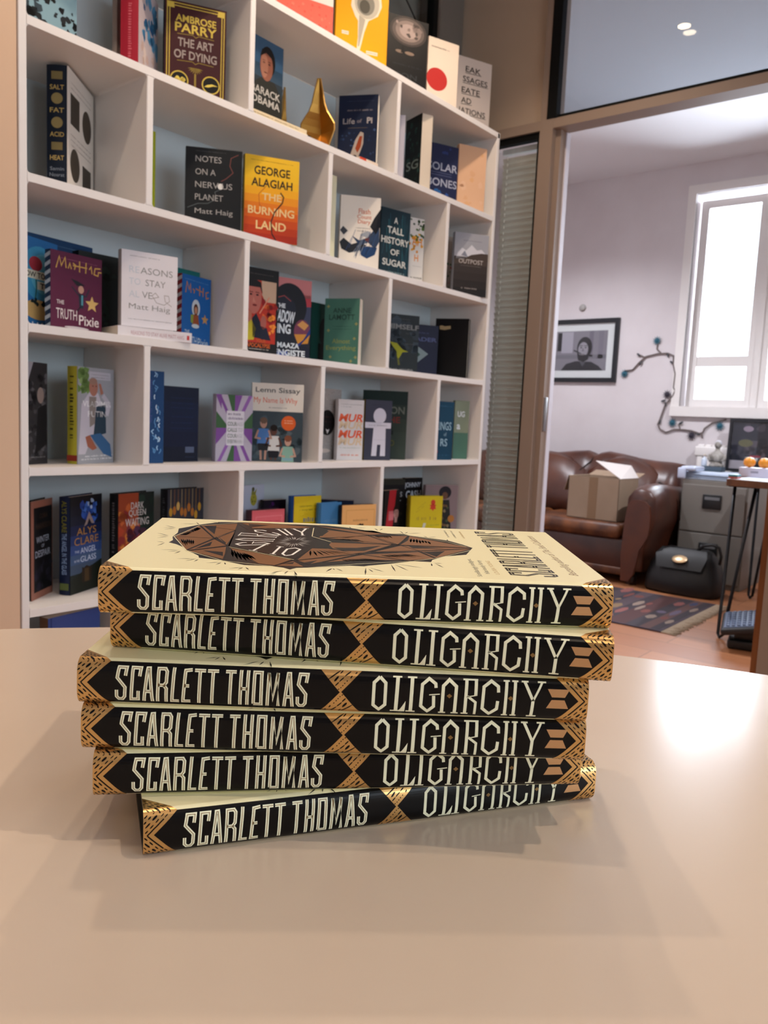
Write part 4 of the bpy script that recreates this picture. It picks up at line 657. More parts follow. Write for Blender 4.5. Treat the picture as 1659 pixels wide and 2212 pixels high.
def f(a, W, H):
    a.rect(0, H*.645, W, H, ink('e0dcd2'), 1); a.text('Lemn Sissay', W*.50, H*.905, H*.085, ink('4a4f52'), W*.86, .012); a.text('My Name Is Why', W*.46, H*.775, H*.09, ink('d8684c'), W*.84, .0); a.scrib(W*.33, H*.69, W*.68, H*.69, H*.018, ink('77787a'))
    blobs(a, W, H, 30, ['3a4a52', '465862', '2e3c44', '55636a'], .02, .05, .98, .6, .05, .14, 2); a.ell(W*.72, H*.50, W*.14, H*.095, ink('d9622a'), 5); a.scrib(W*.64, H*.50, W*.80, H*.50, H*.02, ink('f0c0a0'), 6); a.scrib(W*.64, H*.53, W*.80, H*.53, H*.02, ink('f0c0a0'), 6)
    for cx, top, sh, sk, ha, pa in ((.24, .56, '4c78b4', 'b0897a', '6a5548', '23262c'), (.44, .47, 'cfd0d0', '5a3c34', '1c1614', '1c1c24'), (.72, .34, '86b0a0', 'c09a88', '7c4a34', '7fa8b8')):
        a.poly([(W*(cx-.10), H*(top-.14)), (W*(cx+.10), H*(top-.14)), (W*(cx+.12), H*(top-.34)), (W*(cx-.12), H*(top-.34))], ink(sh), 5); a.poly([(W*(cx-.09), H*max(.02, top-.42)), (W*(cx+.09), H*max(.02, top-.42)), (W*(cx+.11), H*max(.05, top-.33)), (W*(cx-.11), H*max(.05, top-.33))], ink(pa), 6)
        for s in (-1, 1): a.line([(W*(cx+s*.04), H*.02), (W*(cx+s*.05), H*max(.04, top-.40))], W*.04, ink(sk), 5); a.line([(W*(cx+s*.10), H*(top-.16)), (W*(cx+s*.15), H*(top-.26)), (W*(cx+s*.05), H*(top-.27))], W*.035, ink(sk), 6)
        a.ell(W*cx, H*(top-.07), W*.065, H*.065, ink(sk), 6); a.ell(W*cx, H*(top-.035), W*.07, H*.04, ink(ha), 7)
        for s in (-1, 1): a.ell(W*(cx+s*.025), H*(top-.075), W*.008, H*.005, ink('20140f'), 8, 8)
B('2B4', 'large memoir with three children pictured and an orange dot, fourth row', '3a4850', f, hard=True, name='hardback_book')
def f(a, W, H):
    blobs(a, W, H, 240, ['5c5856', '8c8886', '3c3836', 'c9c5c2'], .01, .02, .99, .99, .006, .018); a.ell(W*.40, H*.52, W*.34, H*.18, ink('141213'), 2, 32); a.poly([(W*.38, H*.40), (W*.50, H*.43), (W*.46, H*.39), (W*.42, H*.36)], ink('e6e4e4'), 3); a.poly([(W*.34, H*.43), (W*.44, H*.41), (W*.42, H*.37)], ink('e6e4e4'), 3); a.ell(W*.3, H*.12, W*.28, H*.03, ink('c9bcb4'), 3)
    a.scrib(W*.2, H*.60, W*.62, H*.60, H*.03, ink('4a2a28')); a.scrib(W*.2, H*.53, W*.62, H*.53, H*.03, ink('4a2a28'))
B('2C1', 'speckled grey book with a black oval, left of the fourth row third cell', '9a9694', f)
def f(a, W, H):
    o = ink('e0603c'); k = ink('d9c0a0')
    for t, y, m_ in (('MUR', .70, o), ('MUR', .43, o), ('MUR', .58, k), ('MUR', .31, k)): a.text(t, W*.5, H*y, H*.13, m_, W*.95, .03, 5 if m_ is o else 4, 0, 'c', .2)
    a.scrib(W*.1, H*.92, W*.9, H*.92, H*.02, ink('9a9a9c')); a.scrib(W*.1, H*.88, W*.5, H*.88, H*.02, ink('9a9a9c')); a.scrib(W*.15, H*.08, W*.85, H*.08, H*.04, ink('d97c64')); a.scrib(W*.1, H*.2, W*.9, H*.2, H*.016, ink('9ab0a0'))
B('2C2', 'white paperback with slanted orange capitals, fourth row', 'd4d0d0', f)
def f(a, W, H):
    w_ = ink('c9c7d4'); a.ell(W*.54, H*.74, W*.24, H*.13, w_, 2, 28); a.rect(0, H*.535, W*.98, H*.63, w_, 2); a.poly([(W*.32, H*.56), (W*.78, H*.56), (W*.80, H*.07), (W*.60, H*.07), (W*.61, H*.26), (W*.48, H*.26), (W*.46, H*.07), (W*.27, H*.07)], w_, 3); a.scrib(W*.14, H*.58, W*.85, H*.58, H*.03, ink('8a8a98'), 4); a.scrib(W*.2, H*.92, W*.6, H*.92, H*.02, ink('2c2c38')); a.line([(W*.32, H*.34), (W*.78, H*.34)], H*.004, ink('a9a9b8'), 4)
B('2C3', 'dark grey blue book with a white paper doll figure, fourth row', '353747', f, spine='6a5c2c', hard=True, name='hardback_book')
def f(a, W, H):
    bands(a, W, H, ['3a4640', '38443e', '34403a', '2c3a36', '223230'], x0=0); a.text('ON', W*.78, H*.72, H*.11, ink('6c746c'), W*.32, .02); a.text('HE', W*.72, H*.58, H*.09, ink('7a3430'), W*.26, .02); a.ell(W*.62, H*.45, W*.06, H*.05, ink('1c2624'), 3); a.rect(W*.58, H*.36, W*.70, H*.42, ink('1c2624'), 3); a.text('O', W*.68, H*.24, H*.09, ink('5c5c34'), W*.12, .02)
B('2C4', 'tall grey green book with white page edge, behind the paper doll book', '34403c', f, spine='2c2a1c', pages='c9c4c0')
def f(a, W, H):
    w_ = ink('8fb0c0'); a.text('KINGS', W*.5, H*.58, H*.14, w_, W*.8, .01); a.text('RS', W*.55, H*.30, H*.13, w_, W*.36, .01); a.text('of', W*.6, H*.44, H*.06, w_, W*.14, .0); a.ell(W*.2, H*.14, W*.06, H*.03, ink('a8343c'), 3); a.scrib(W*.2, H*.92, W*.9, H*.92, H*.03, ink('2c5a74')); a.scrib(W*.2, H*.08, W*.9, H*.08, H*.03, ink('2c5a74'))
B('2D1', 'deep teal book with pale scripty capitals, right end of the fourth row', '133c54', f)
def f(a, W, H):
    a.rect(0, 0, W, H*.45, ink('4c7464'), 1); w_ = ink('dfe8ec'); a.text('UG', W*.45, H*.77, H*.1, w_, W*.5, .03); a.text('a', W*.3, H*.55, H*.09, w_, W*.25, .03)
B('2D2', 'green and cream paperback with white letters, far right of the fourth row', '86927c', f)

# -- fifth row
def f(a, W, H):
    a.rect(W*.10, H*.07, W*.97, H*.93, ink('0e0d10'), 1); br = ink('3a2a20'); T_(a, W, H, [('CORA', .84, .05, .4), ('HARRISON', .74, .06, .75)], br, .55); T_(a, W, H, [('WINTER', .60, .065, .62), ('OF', .53, .035, .14), ('DESPAIR', .455, .07, .72)], ink('8d93a0'), .52); blobs(a, W, H, 16, ['1a1822', '221f2c', '2c2834'], .2, .1, .9, .38, .05, .12, 2); a.poly([(W*.5, H*.12), (W*.62, H*.12), (W*.58, H*.33), (W*.53, H*.33)], ink('0a0a0c'), 4)
B('1A1', 'black book with a rust coloured border, far left of the fifth row', '8d5c4c', f, spine='0c0a0a', hard=True, name='hardback_book')
def f(a, W, H):
    bands(a, W, H, ['0f1512', '131c18', '3a4a60', '3c5274', '2c4478', '1c3060', '131e40', '0f1628', '0d1220', '0c0e14']); a.poly([(0, H*.14), (W*.4, H*.22), (W, H*.30), (W, 0), (0, 0)], ink('12180f'), 2)
    blobs(a, W, H, 14, ['2a50a4', '3c66b8', '1c3880'], .35, .72, .85, .92, .05, .11, 2); blobs(a, W, H, 5, ['9ab0d0'], .48, .86, .75, .96, .03, .05, 3); a.poly([(W*.42, H*.68), (W*.58, H*.83), (W*.75, H*.70), (W*.66, H*.70), (W*.58, H*.76), (W*.52, H*.70)], ink('8c7c78'), 4)
    go = ink('a0753c'); T_(a, W, H, [('ALYS', .635, .075, .62), ('CLARE', .535, .08, .76)], go, .5, bold=.0); w_ = ink('b9c4dc'); T_(a, W, H, [('ANGEL', .435, .06, .50), ('GLASS', .345, .06, .50)], w_, .56, bold=.0); T_(a, W, H, [('THE', .43, .025, .14), ('IN THE', .335, .025, .16)], w_, .2, bold=0); a.poly([(W*.36, H*.10), (W*.36, H*.26), (W*.42, H*.25), (W*.5, H*.27), (W*.6, H*.25), (W*.66, H*.26), (W*.66, H*.10)], ink('241a10'), 4); a.rect(W*.44, H*.10, W*.58, H*.24, ink('43321c'), 5)
B('1A2', 'night blue novel with gold lettering and a ruined tower, fifth row left', '0d1420', f, spine='14203c', spart=lambda a, T, H: (a.text('ALYS CLARE', T*.5, H*.80, T*.45, ink('7d7a2c'), H*.32, .01, 3, -math.pi/2), a.text('THE ANGEL IN THE GLASS', T*.5, H*.42, T*.45, ink('8aa4cc'), H*.42, .01, 3, -math.pi/2), a.rect(T*.1, H*.05, T*.9, H*.12, ink('5c6a3c'), 2)), hard=True, name='hardback_book')
def f(a, W, H):
    a.rect(0, 0, W*.55, H, ink('8c3c20'), 1); blobs(a, W, H, 30, ['b0582c', 'a03c24', '7c2828', 'c07434'], .02, .1, .58, .95, .06, .16, 2); blobs(a, W, H, 14, ['4a2a44', '3a2030', '6a2c34'], .25, .3, .7, .6, .06, .14, 3); blobs(a, W, H, 8, ['12241f', '1a3028'], .6, .6, .95, .95, .08, .14, 2)
    w_ = ink('bdbab8'); T_(a, W, H, [('DARK', .86, .075, .36), ('QUEEN', .775, .08, .48), ('WAITING', .68, .085, .66)], w_, .52, bold=.005)
B('1A3', 'dark novel with orange flame colours and white title, fifth row left', '0f1c1a', f, spine='121414', spart=lambda a, T, H: a.scrib(T*.5, H*.93, T*.5, H*.2, T*.4, ink('6a6668')), hard=True, name='hardback_book')
def f(a, W, H):
    bands(a, W, H, ['23262e', '262a34', '2c303a', '2e323c', '2a2c34'])
    for i in range(9): x = .08+.1*i; y = rnd.uniform(.62, .82); a.line([(W*x, H), (W*x, H*y)], W*.02, ink(rnd.choice(['7a5c34', '6c4a34', '8a7a5c'])), 2); a.ell(W*x, H*y, W*.045, H*.05, ink(rnd.choice(['b58a2c', '8a3c24', 'c4a058', 'a86a2c'])), 3)
    a.scrib(W*.3, H*.30, W*.9, H*.30, H*.06, ink('7d828c')); a.scrib(W*.38, H*.49, W*.9, H*.49, H*.08, ink('8a8e98'))
B('1A4', 'grey blue book with hanging spoons and spices, behind the stack at left', '2a2e38', f, spine='14161a', spart=lambda a, T, H: a.scrib(T*.5, H*.9, T*.5, H*.4, T*.4, ink('4a4e54')), hard=True, name='hardback_book')
def f(a, W, H):
    y = ink('a8a03c'); a.ell(W*.55, H*.80, W*.14, H*.09, y, 1, 14); a.ell(W*.52, H*.94, W*.06, H*.03, ink('5c5c3c'), 2); a.poly([(W*.44, H*.87), (W*.5, H*.97), (W*.56, H*.90), (W*.68, H*.95), (W*.62, H*.86)], ink('8a8a3c'), 2); blobs(a, W, H, 6, ['6a6a30'], .46, .76, .64, .84, .02, .03, 3)
B('1B1', 'pale blue card with a yellow pineapple, fifth row second cell', 'b9c0d4', f, name='greeting_card')
BOOKS['1B1']['category'] = 'card'; BOOKS['1B1']['group'] = 'cards on the white shelves'
B('1B2', 'dark purple black book behind the pink one, fifth row', '1c1422', lambda a, W, H: blobs(a, W, H, 8, ['4a1c5c', '2c1438'], .2, .6, .9, .95, .05, .12))
def f(a, W, H):
    a.line([(W*.12, H*.1), (W*.12, H*.88), (W*.92, H*.88), (W*.92, H*.1)], W*.012, ink('e88a90'), 2); a.scrib(W*.2, H*.78, W*.85, H*.78, H*.03, ink('b8444c')); a.scrib(W*.3, H*.5, W*.8, H*.5, H*.05, ink('b8444c'))
B('1B3', 'coral pink hardback, leftmost of the bright row behind the stack', 'd8646c', f, spine='4a2c34', hard=True, name='hardback_book')
def f(a, W, H):
    a.scrib(W*.2, H*.84, W*.85, H*.84, H*.03, ink('8a8420')); a.scrib(W*.2, H*.78, W*.8, H*.78, H*.03, ink('8a8420')); a.scrib(W*.16, H*.62, W*.88, H*.62, H*.10, ink('6e7a84')); a.text('FOR THE', W*.5, H*.485, H*.05, ink('2c2c14'), W*.56, .03)
B('1B5', 'yellow hardback with a broad blue spine, middle of the fifth row', 'd2b81c', f, spine='2758a0', hard=True, name='hardback_book')
B('1B6', 'sky blue hardback with a pale face, beside the yellow and blue one', '3f78a8', lambda a, W, H: (a.ell(W*.75, H*.42, W*.2, H*.14, ink('b9a0a8'), 1), a.scrib(W*.2, H*.68, W*.9, H*.68, H*.05, ink('5c86ac'))), hard=True, name='hardback_book')
B('1B7', 'wide dark navy book standing behind the blue and peach ones', '101a34', lambda a, W, H: a.scrib(W*.1, H*.93, W*.5, H*.93, H*.02, ink('24305a')))
def f(a, W, H):
    a.line([(W*.12, H*.02), (W*.12, H*.9), (W*.95, H*.9), (W*.95, H*.02)], W*.012, ink('c4924c'), 2); a.scrib(W*.3, H*.70, W*.75, H*.70, H*.045, ink('a07c4c')); a.ell(W*.53, H*.45, W*.14, H*.12, ink('e0c0b0'), 3); a.ell(W*.53, H*.52, W*.14, H*.09, ink('14100f'), 4); blobs(a, W, H, 8, ['14100f'], .42, .52, .64, .62, .03, .05, 5)
    for x in (.48, .58): a.ell(W*x, H*.43, W*.02, H*.014, ink('2a1a14'), 5, 8)
B('1B8', 'peach hardback showing a black haired head, behind the stack', 'dea868', f, spine='1f2228', hard=True, name='hardback_book')
def f(a, W, H): a.rect(0, H*.9, W, H, ink('2c2e28'), 1); a.text("HOW'S", W*.55, H*.74, H*.09, ink('9aa0a4'), W*.7, .03); a.text('IT', W*.7, H*.6, H*.09, ink('9aa0a4'), W*.3, .03); blobs(a, W, H, 6, ['22241f', '2c2e2a'], .1, .1, .9, .5, .08, .14, 1)
B('1C1', 'black book with greyed white capitals at the back, fifth row right cell', '15161a', f)
def f(a, W, H): w_ = ink('c4ccd8'); a.text('JOHNNY', W*.42, H*.87, H*.11, w_, W*1.0*.95, .03); a.text('CASH', W*.48, H*.72, H*.13, w_, W*.9, .03); a.scrib(W*.1, H*.55, W*.9, H*.55, H*.03, w_)
B('1C2', 'black book with two rows of bold white capitals, fifth row right cell', '0c0d10', f)
def f(a, W, H):
    a.poly([(W*.3, H), (W*.75, H), (W*.5, 0), (W*.05, 0)], ink('a8222c'), 1); a.rect(W*.3, H*.42, W*.62, H*.6, ink('c46a70'), 2); face(a, W*.78, H*.55, W*.22, 'a88078', '1c1614', 3)
B('1C3', 'black book with red diagonal stripe and a face, fifth row right cell', '121214', f)
def f(a, W, H):
    r = ink('c9402c'); star(a, W*.70, H*.76, W*.12, r, 2, 6, .6); a.ell(W*.70, H*.86, W*.07, H*.06, r, 2); a.scrib(W*.22, H*.72, W*.45, H*.86, H*.04, ink('b8a424')); a.scrib(W*.18, H*.64, W*.42, H*.78, H*.04, ink('b8a424')); a.scrib(W*.2, H*.50, W*.85, H*.50, H*.10, ink('a89030')); a.poly([(W*.38, H*.25), (W*.46, H*.25), (W*.50, H*.40), (W*.42, H*.40)], ink('d0d0c4'), 3); a.scrib(W*.55, H*.34, W*.9, H*.36, H*.05, ink('9aa02c'))
B('1C4', 'lemon yellow hardback with a red figure, just behind the top of the stack', 'cdb91c', f, spine='a5941c', hard=True, name='hardback_book')
def f(a, W, H):
    k = ink('23222a'); a.ell(W*.60, H*.86, W*.19, H*.12, k, 2); a.ell(W*.60, H*.80, W*.09, H*.07, ink('6a4c3c'), 3); a.poly([(W*.46, H*.72), (W*.74, H*.72), (W*.84, H*.1), (W*.40, H*.1)], ink('2a2c2a'), 3); blobs(a, W, H, 16, ['4c5a3c', '7a5c3c', '3a4438', '8c7c5c'], .46, .15, .76, .66, .03, .06, 4); a.ell(W*.82, H*.36, W*.1, H*.07, ink('b5783c'), 5)
B('1C5', 'mauve book with a tall haired figure in patterned dress, fifth row far right', '8c7c80', f)
# -- sixth row, mostly below the table
def f(a, W, H): a.rect(W*.04, 0, W*.07, H, ink('31427c'), 1); a.scrib(W*.3, H*.70, W*.75, H*.72, H*.016, ink('6c80b4')); a.scrib(W*.36, H*.66, W*.72, H*.68, H*.02, ink('8a9cc8')); a.scrib(W*.3, H*.76, W*.78, H*.77, H*.012, ink('6c80b4'))
B('0A1', 'tall denim blue book on the lowest visible shelf by the table edge', '45589a', f, spine='7a5a44')

# books lying flat
def lying(name, label, x, y, z, rz, L, W, T, cover, art=None):
    root = empty(name, (x, y, z+H0), R(rz), label, 'book', 'books lying flat on the shelves'); mb = MB(); c = mat('cover_'+cover, cover, .4)
    mb.box(0, 0, 0, L, W, .0008, c); mb.box(0, 0, T-.0008, L, W, T, c); mb.box(0, 0, .0008, L, .0008, T-.0008, c)
    if art: A = Art(); art(A, L, T); A.put(mb, lambda px, py, e: (px, -e, py), .0001)
    mb.build('cover', root); pb = MB(); pb.box(.001, .0008, .0008, L-.001, W-.001, T-.0008, PAPER); pb.build('pages', root)
lying('paperback_book', 'upper of two cream books lying under the dark blue biography', 1.500, 1.735, .791+.0165, -2, .222, .145, .015, 'd9c7a4', lambda a, L, T: a.scrib(L*.1, T*.5, L*.85, T*.5, T*.35, ink('8a7a5c')))
lying('paperback_book', 'lower of two cream books lying under the dark blue biography', 1.496, 1.722, .791+.0004, -1, .235, .15, .0155, 'e6ddc8', lambda a, L, T: (a.scrib(L*.16, T*.5, L*.7, T*.5, T*.4, ink('5c5044')), a.ell(L*.07, T*.5, T*.25, T*.25, ink('2c2824'), 2), a.rect(L*.94, 0, L, T, ink('23211c'), 2)))
lying('paperback_book', 'white book lying under the one with thin grey capitals, third row', 1.107, 1.722, .1716+.0004, -12, .19, .129, .0245, 'ddd6d8', lambda a, L, T: (a.text('REASONS TO STAY ALIVE MATT HAIG', L*.53, T*.45, T*.4, ink('c29aa0'), L*.72, 0), a.poly([(L*.93, T*.25), (L*.965, T*.25), (L*.965, T*.7), (L*.93, T*.7)], ink('c23c3c'), 3)))
lying('paperback_book', 'thin white and red booklet lying before the lifeboat paperback', 1.925, 1.698, .791+.0004, -2, .085, .022, .010, 'e0cdb8', lambda a, L, T: a.rect(0, 0, L*.35, T, ink('c9482c'), 2))

# ------------------------------------------------------------------ the stacked novel (millimetres, then metres)
BL, BW, BT, BB = 222.0, 130.0, 20.25, 4.0
def spine_profile():
    pts = [(0.2, -BT/2)]
    for i in range(25):
        a = -1+2*i/24; s = math.sin(a*math.pi/2)
        pts.append((-BB*(1-abs(s)**4.5)**0.8, s*BT/2))
    pts.append((0.2, BT/2))
    return pts                                      # (y, z) from the bottom hinge to the top hinge
SP = spine_profile(); SV = [0.0]
for i in range(1, len(SP)): SV.append(SV[-1]+math.dist(SP[i], SP[i-1]))
SMID = SV[-1]/2; SV = [v-SMID for v in SV]; SHALF = SV[-1]
def on_jacket(u, v, e):                            # u along the spine, v round it, e = lift in metres
    e *= 1000
    if v >= SHALF: y, z, ny, nz = SP[-1][0]+(v-SHALF), BT/2, 0, 1
    elif v <= -SHALF: y, z, ny, nz = SP[0][0]+(-SHALF-v), -BT/2, 0, -1
    else:
        k = max(i for i in range(len(SV)-1) if SV[i] <= v+1e-9); t = (v-SV[k])/(SV[k+1]-SV[k])
        a, b = SP[k], SP[k+1]; y = a[0]+(b[0]-a[0])*t; z = a[1]+(b[1]-a[1])*t
        d = math.dist(a, b) or 1; ny, nz = -(b[1]-a[1])/d, (b[0]-a[0])/d
    y += ny*e; z += nz*e
    x = BL/2+(u-BL/2)*(1+.026*max(0, y)/BW)
    return (x/1000, y/1000, (z+BT/2)/1000)
LET = {   # inline capitals of the author's name: strokes in a box one unit high
 'S': (.38, [[(.05, .31), (.05, .12), (.11, .05), (.22, .05), (.285, .13), (.30, .39), (.07, .66), (.12, .95), (.345, .95), (.31, .72)]]),
 'C': (.37, [[(.30, .72), (.335, .95), (.10, .95), (.045, .05), (.25, .06), (.26, .30)]]),
 'A': (.37, [[(.05, 0), (.17, .95), (.225, .95), (.31, 0)], [(.10, .30), (.28, .30)]]),
 'R': (.38, [[(.05, 0), (.085, .95), (.28, .95), (.33, .88), (.31, .58), (.24, .49), (.07, .49)], [(.24, .49), (.31, .40), (.30, 0)]]),
 'L': (.26, [[(.12, 1.0), (.05, .05), (.26, .05)]]),
 'E': (.30, [[(.30, .95), (.12, .93), (.05, .05), (.25, .06)], [(.08, .50), (.22, .50)]]),
 'T': (.31, [[(0, .94), (.31, .94)], [(.155, .94), (.12, 0)]]),
 'H': (.32, [[(.06, 0), (.09, 1)], [(.25, 0), (.28, 1)], [(.08, .48), (.27, .48)]]),
 'O': (.33, [[(.05, .05), (.08, .95), (.28, .95), (.27, .05), (.05, .05)]]),
 'M': (.42, [[(.05, 0), (.09, .96), (.20, .22), (.34, .96), (.35, 0)]]),
}
OLI = {   # pointed serif capitals of the title: (stroke points, width) in a unit box
 'O': [([(.5, .955), (.86, .80), (.85, .2), (.48, .045), (.12, .18), (.14, .80), (.5, .955)], .2)],
 'L': [([(.12, .975), (.72, .975)], .05), ([(.45, .97), (.37, .03)], .24), ([(0, .022), (.8, .022)], .05)],
 'I': [([(.1, .975), (1, .975)], .05), ([(.55, .97), (.47, .03)], .34), ([(0, .022), (.9, .022)], .05)],
 'G': [([(.80, .72), (.78, .83), (.46, .96), (.13, .80), (.09, .2), (.42, .045), (.72, .2), (.70, .5)], .155), ([(.48, .52), (1.0, .55)], .05)],
 'A': [([(.17, .02), (.20, .78), (.5, .95), (.86, .78), (.82, .02)], .165), ([(0, .022), (.36, .022)], .05), ([(.64, .022), (1, .022)], .05)],
 'R': [([(.34, .02), (.38, .975)], .16), ([(.2, .975), (.95, .975)], .045), ([(.86, .975), (.86, .56)], .16), ([(.4, .50), (.94, .56)], .05), ([(.45, .52), (.86, .36), (.84, .0)], .13), ([(.15, .022), (.5, .022)], .045)],
 'C': [([(.90, .66), (.88, .82), (.52, .96), (.14, .80), (.10, .2), (.46, .045), (.84, .2), (.88, .42)], .16)],
 'H': [([(.24, .02), (.28, .98)], .17), ([(.72, .02), (.76, .98)], .17), ([(.1, .978), (.44, .978)], .045), ([(.58, .978), (.92, .978)], .045), ([(.06, .022), (.4, .022)], .045), ([(.54, .022), (.88, .022)], .045)],
 'Y': [([(.13, .97), (.50, .46)], .12), ([(.84, .97), (.50, .46)], .09), ([(.5, .49), (.45, .02)], .13), ([(0, .978), (.28, .978)], .045), ([(.66, .978), (1, .978)], .045), ([(.26, .022), (.66, .022)], .045)],
}
def map_box(x0, x1, y0, y1):
    return lambda p: (x0+(x1-x0)*p[0], y0+(y1-y0)*p[1])
def dash(a, x0, y0, x1, y1, w, m, l):              # one cut mark of the woodcut pattern: a lens with blunt ends
    d = Vector((x1-x0, y1-y0)); n = Vector((-d.y, d.x)).normalized()*w/2; p = Vector((x0, y0)); j = lambda: rnd.uniform(.8, 1.15)
    a.raw([(p-n*.3*j())[:], (p+d*.25-n*j())[:], (p+d*.75-n*j())[:], (p+d-n*.35*j())[:], (p+d+n*.35*j())[:], (p+d*.75+n*j())[:], (p+d*.25+n*j())[:], (p+n*.3*j())[:]], [tuple(range(8))], m, l)
def gold_end(a, mir):                              # woodcut chevrons at one end of the spine
    X = (lambda u: BL-u) if mir else (lambda u: u)
    e = 4.3
    for sg in (1, -1):
        pts = [(0, 0), (e, 0), (e+9.7, 9.7*sg), (0, 21.5*sg)]
        a.poly([(X(u), v) for u, v in pts], GOLDJ, 2)
        for k, (off, w, kind) in enumerate([(2.7, .55, 0), (4.7, .5, 1), (7.0, .85, 2), (9.3, .5, 3), (11.4, .55, 1), (13.4, .5, 3)]):
            ax, av = e+9.7-off*1.0, 9.7           # turning point of this row on the shoulder
            c = ax-av; u0 = max(0, c); v0 = max(0.0, -c)
            if k == 0:
                j = [(u0+t*(ax-3.0-u0), v0+t*(av-3.0-v0)) for t in (0, .2, .4, .6, .8, 1)]
                j = [(X(p+rnd.uniform(-.08, .08)), (q+rnd.uniform(-.08, .08))*sg) for p, q in j]
                a.line(j, w, BLACKJ, 3); t = ax-2.6
            else: t = u0+rnd.uniform(.1, .8)
            step = {0: 1.9, 1: 1.7, 2: 2.4, 3: 1.3}[kind]
            while t < ax-.3:
                l = min(step*rnd.uniform(.75, 1.1), ax-t); s_, q_ = X(t), (t-c)*sg
                dash(a, s_, q_, X(t+l*.85), (t+l*.85-c)*sg, w*rnd.uniform(.8, 1.2), BLACKJ, 3); t += l+.55
            t = 0.2; sl = 11.8/14.0
            while ax-t > .6:
                l = min(step*rnd.uniform(.8, 1.2), ax-t)
                dash(a, X(ax-t), (av+t*sl)*sg, X(ax-t-l*.85), (av+(t+l*.85)*sl)*sg, w*rnd.uniform(.8, 1.2), BLACKJ, 3); t += l+.6
def hourglass(a, cx):
    for sg in (1, -1):
        f = lambda u, v: (cx+u*sg, v*sg)
        a.poly([f(-8.9, 9.7), f(9.1, 9.7), f(.2, 0), f(-.4, 0)], GOLDJ, 2)
        rows = [[(-.2, 9.4, -5.6, 5.4, .55)], [(.9, 9.5, -.3, 8.1, .5), (-1.0, 6.9, -2.9, 4.7, .9)], [(4.3, 9.2, 1.6, 6.9, .55), (1.4, 6.6, -.7, 4.6, .5), (-.8, 4.4, -2.4, 2.7, .55)],
                [(7.0, 9.0, 6.2, 8.2, .5), (4.9, 7.3, 4.1, 6.2, .55), (2.9, 5.3, 2.5, 4.8, .45), (1.9, 4.2, 1.5, 3.7, .45), (1.1, 3.2, .7, 2.7, .45), (.3, 2.2, -.1, 1.8, .45), (-.6, 1.5, -1.2, 1.0, .4)]]
        for r_ in rows:
            for x0, y0, x1, y1, w in r_:
                p, q = f(x0, y0), f(x1, y1); dash(a, p[0], p[1], q[0], q[1], w, BLACKJ, 3)
def spine_art():
    a = Art()
    a.rect(0, -9.7, BL, 9.7, BLACKJ, 1)
    gold_end(a, False); gold_end(a, True); hourglass(a, 113.8)
    us = [16.3, 21.9, 22.6, 28.0, 28.0, 33.3, 33.9, 39.5, 40.1, 43.9, 44.8, 49.6, 50.6, 55.4, 56.2, 61.0, 64.0, 68.6, 69.3, 74.4, 75.3, 80.3, 81.3, 87.9, 88.7, 93.8, 94.5, 99.9]
    cream = mat('cream_letters', 'f2f2d2', 0.4)
    for k, ch in enumerate('SCARLETTTHOMAS'.replace('TTT', 'TTT')):
        w, st = LET[ch]; x0, x1 = us[2*k], us[2*k+1]; hh = 15.6; sx = (x1-x0)/w
        for s_ in st:
            pts = [(x0+px*sx, -7.7+py*hh+rnd.uniform(-.05, .05)) for px, py in s_]
            a.line(pts, 1.45, cream, 3); a.line(pts, .26, BROWNI, 4)
    uo = [127.3, 134.3, 135.6, 142.2, 142.4, 146.9, 148.1, 157.0, 156.7, 165.3, 165.3, 173.9, 174.9, 183.4, 183.8, 191.7, 192.5, 203.2]
    for k, ch in enumerate('OLIGARCHY'):
        x0, x1 = uo[2*k], uo[2*k+1]
        for pts, w in OLI[ch]:
            fl = abs(pts[0][1]-pts[-1][1]) < .03 and len(pts) == 2
            ww = w*16.2 if fl else w*(x1-x0)
            if fl: ww = .75
            a.line([(x0+px*(x1-x0), -8.0+py*16.1) for px, py in pts], ww, cream, 3)
        if ch == 'L': a.poly([(x1+.1, -2.8), (x1-.3, -8.0), (x0+2.6, -8.0), (x0+4.2, -6.9)], cream, 3)
        if ch in 'AH':
            c = (x0+x1)/2+.2; a.poly([(c-1.2, .2), (c, 1.25), (c+1.2, .2), (c, -.85)], BROWNI, 4)
    for pts in ([(204.0, 5.0), (213.6, 5.0), (211.7, 1.4), (206.0, 1.4)], [(205.9, .2), (211.6, .2), (213.4, -3.6), (203.7, -3.6)]):
        a.poly(pts, mat('gold_logo', 'c79a6c', 0.4, metal=0.6), 2)
    return a
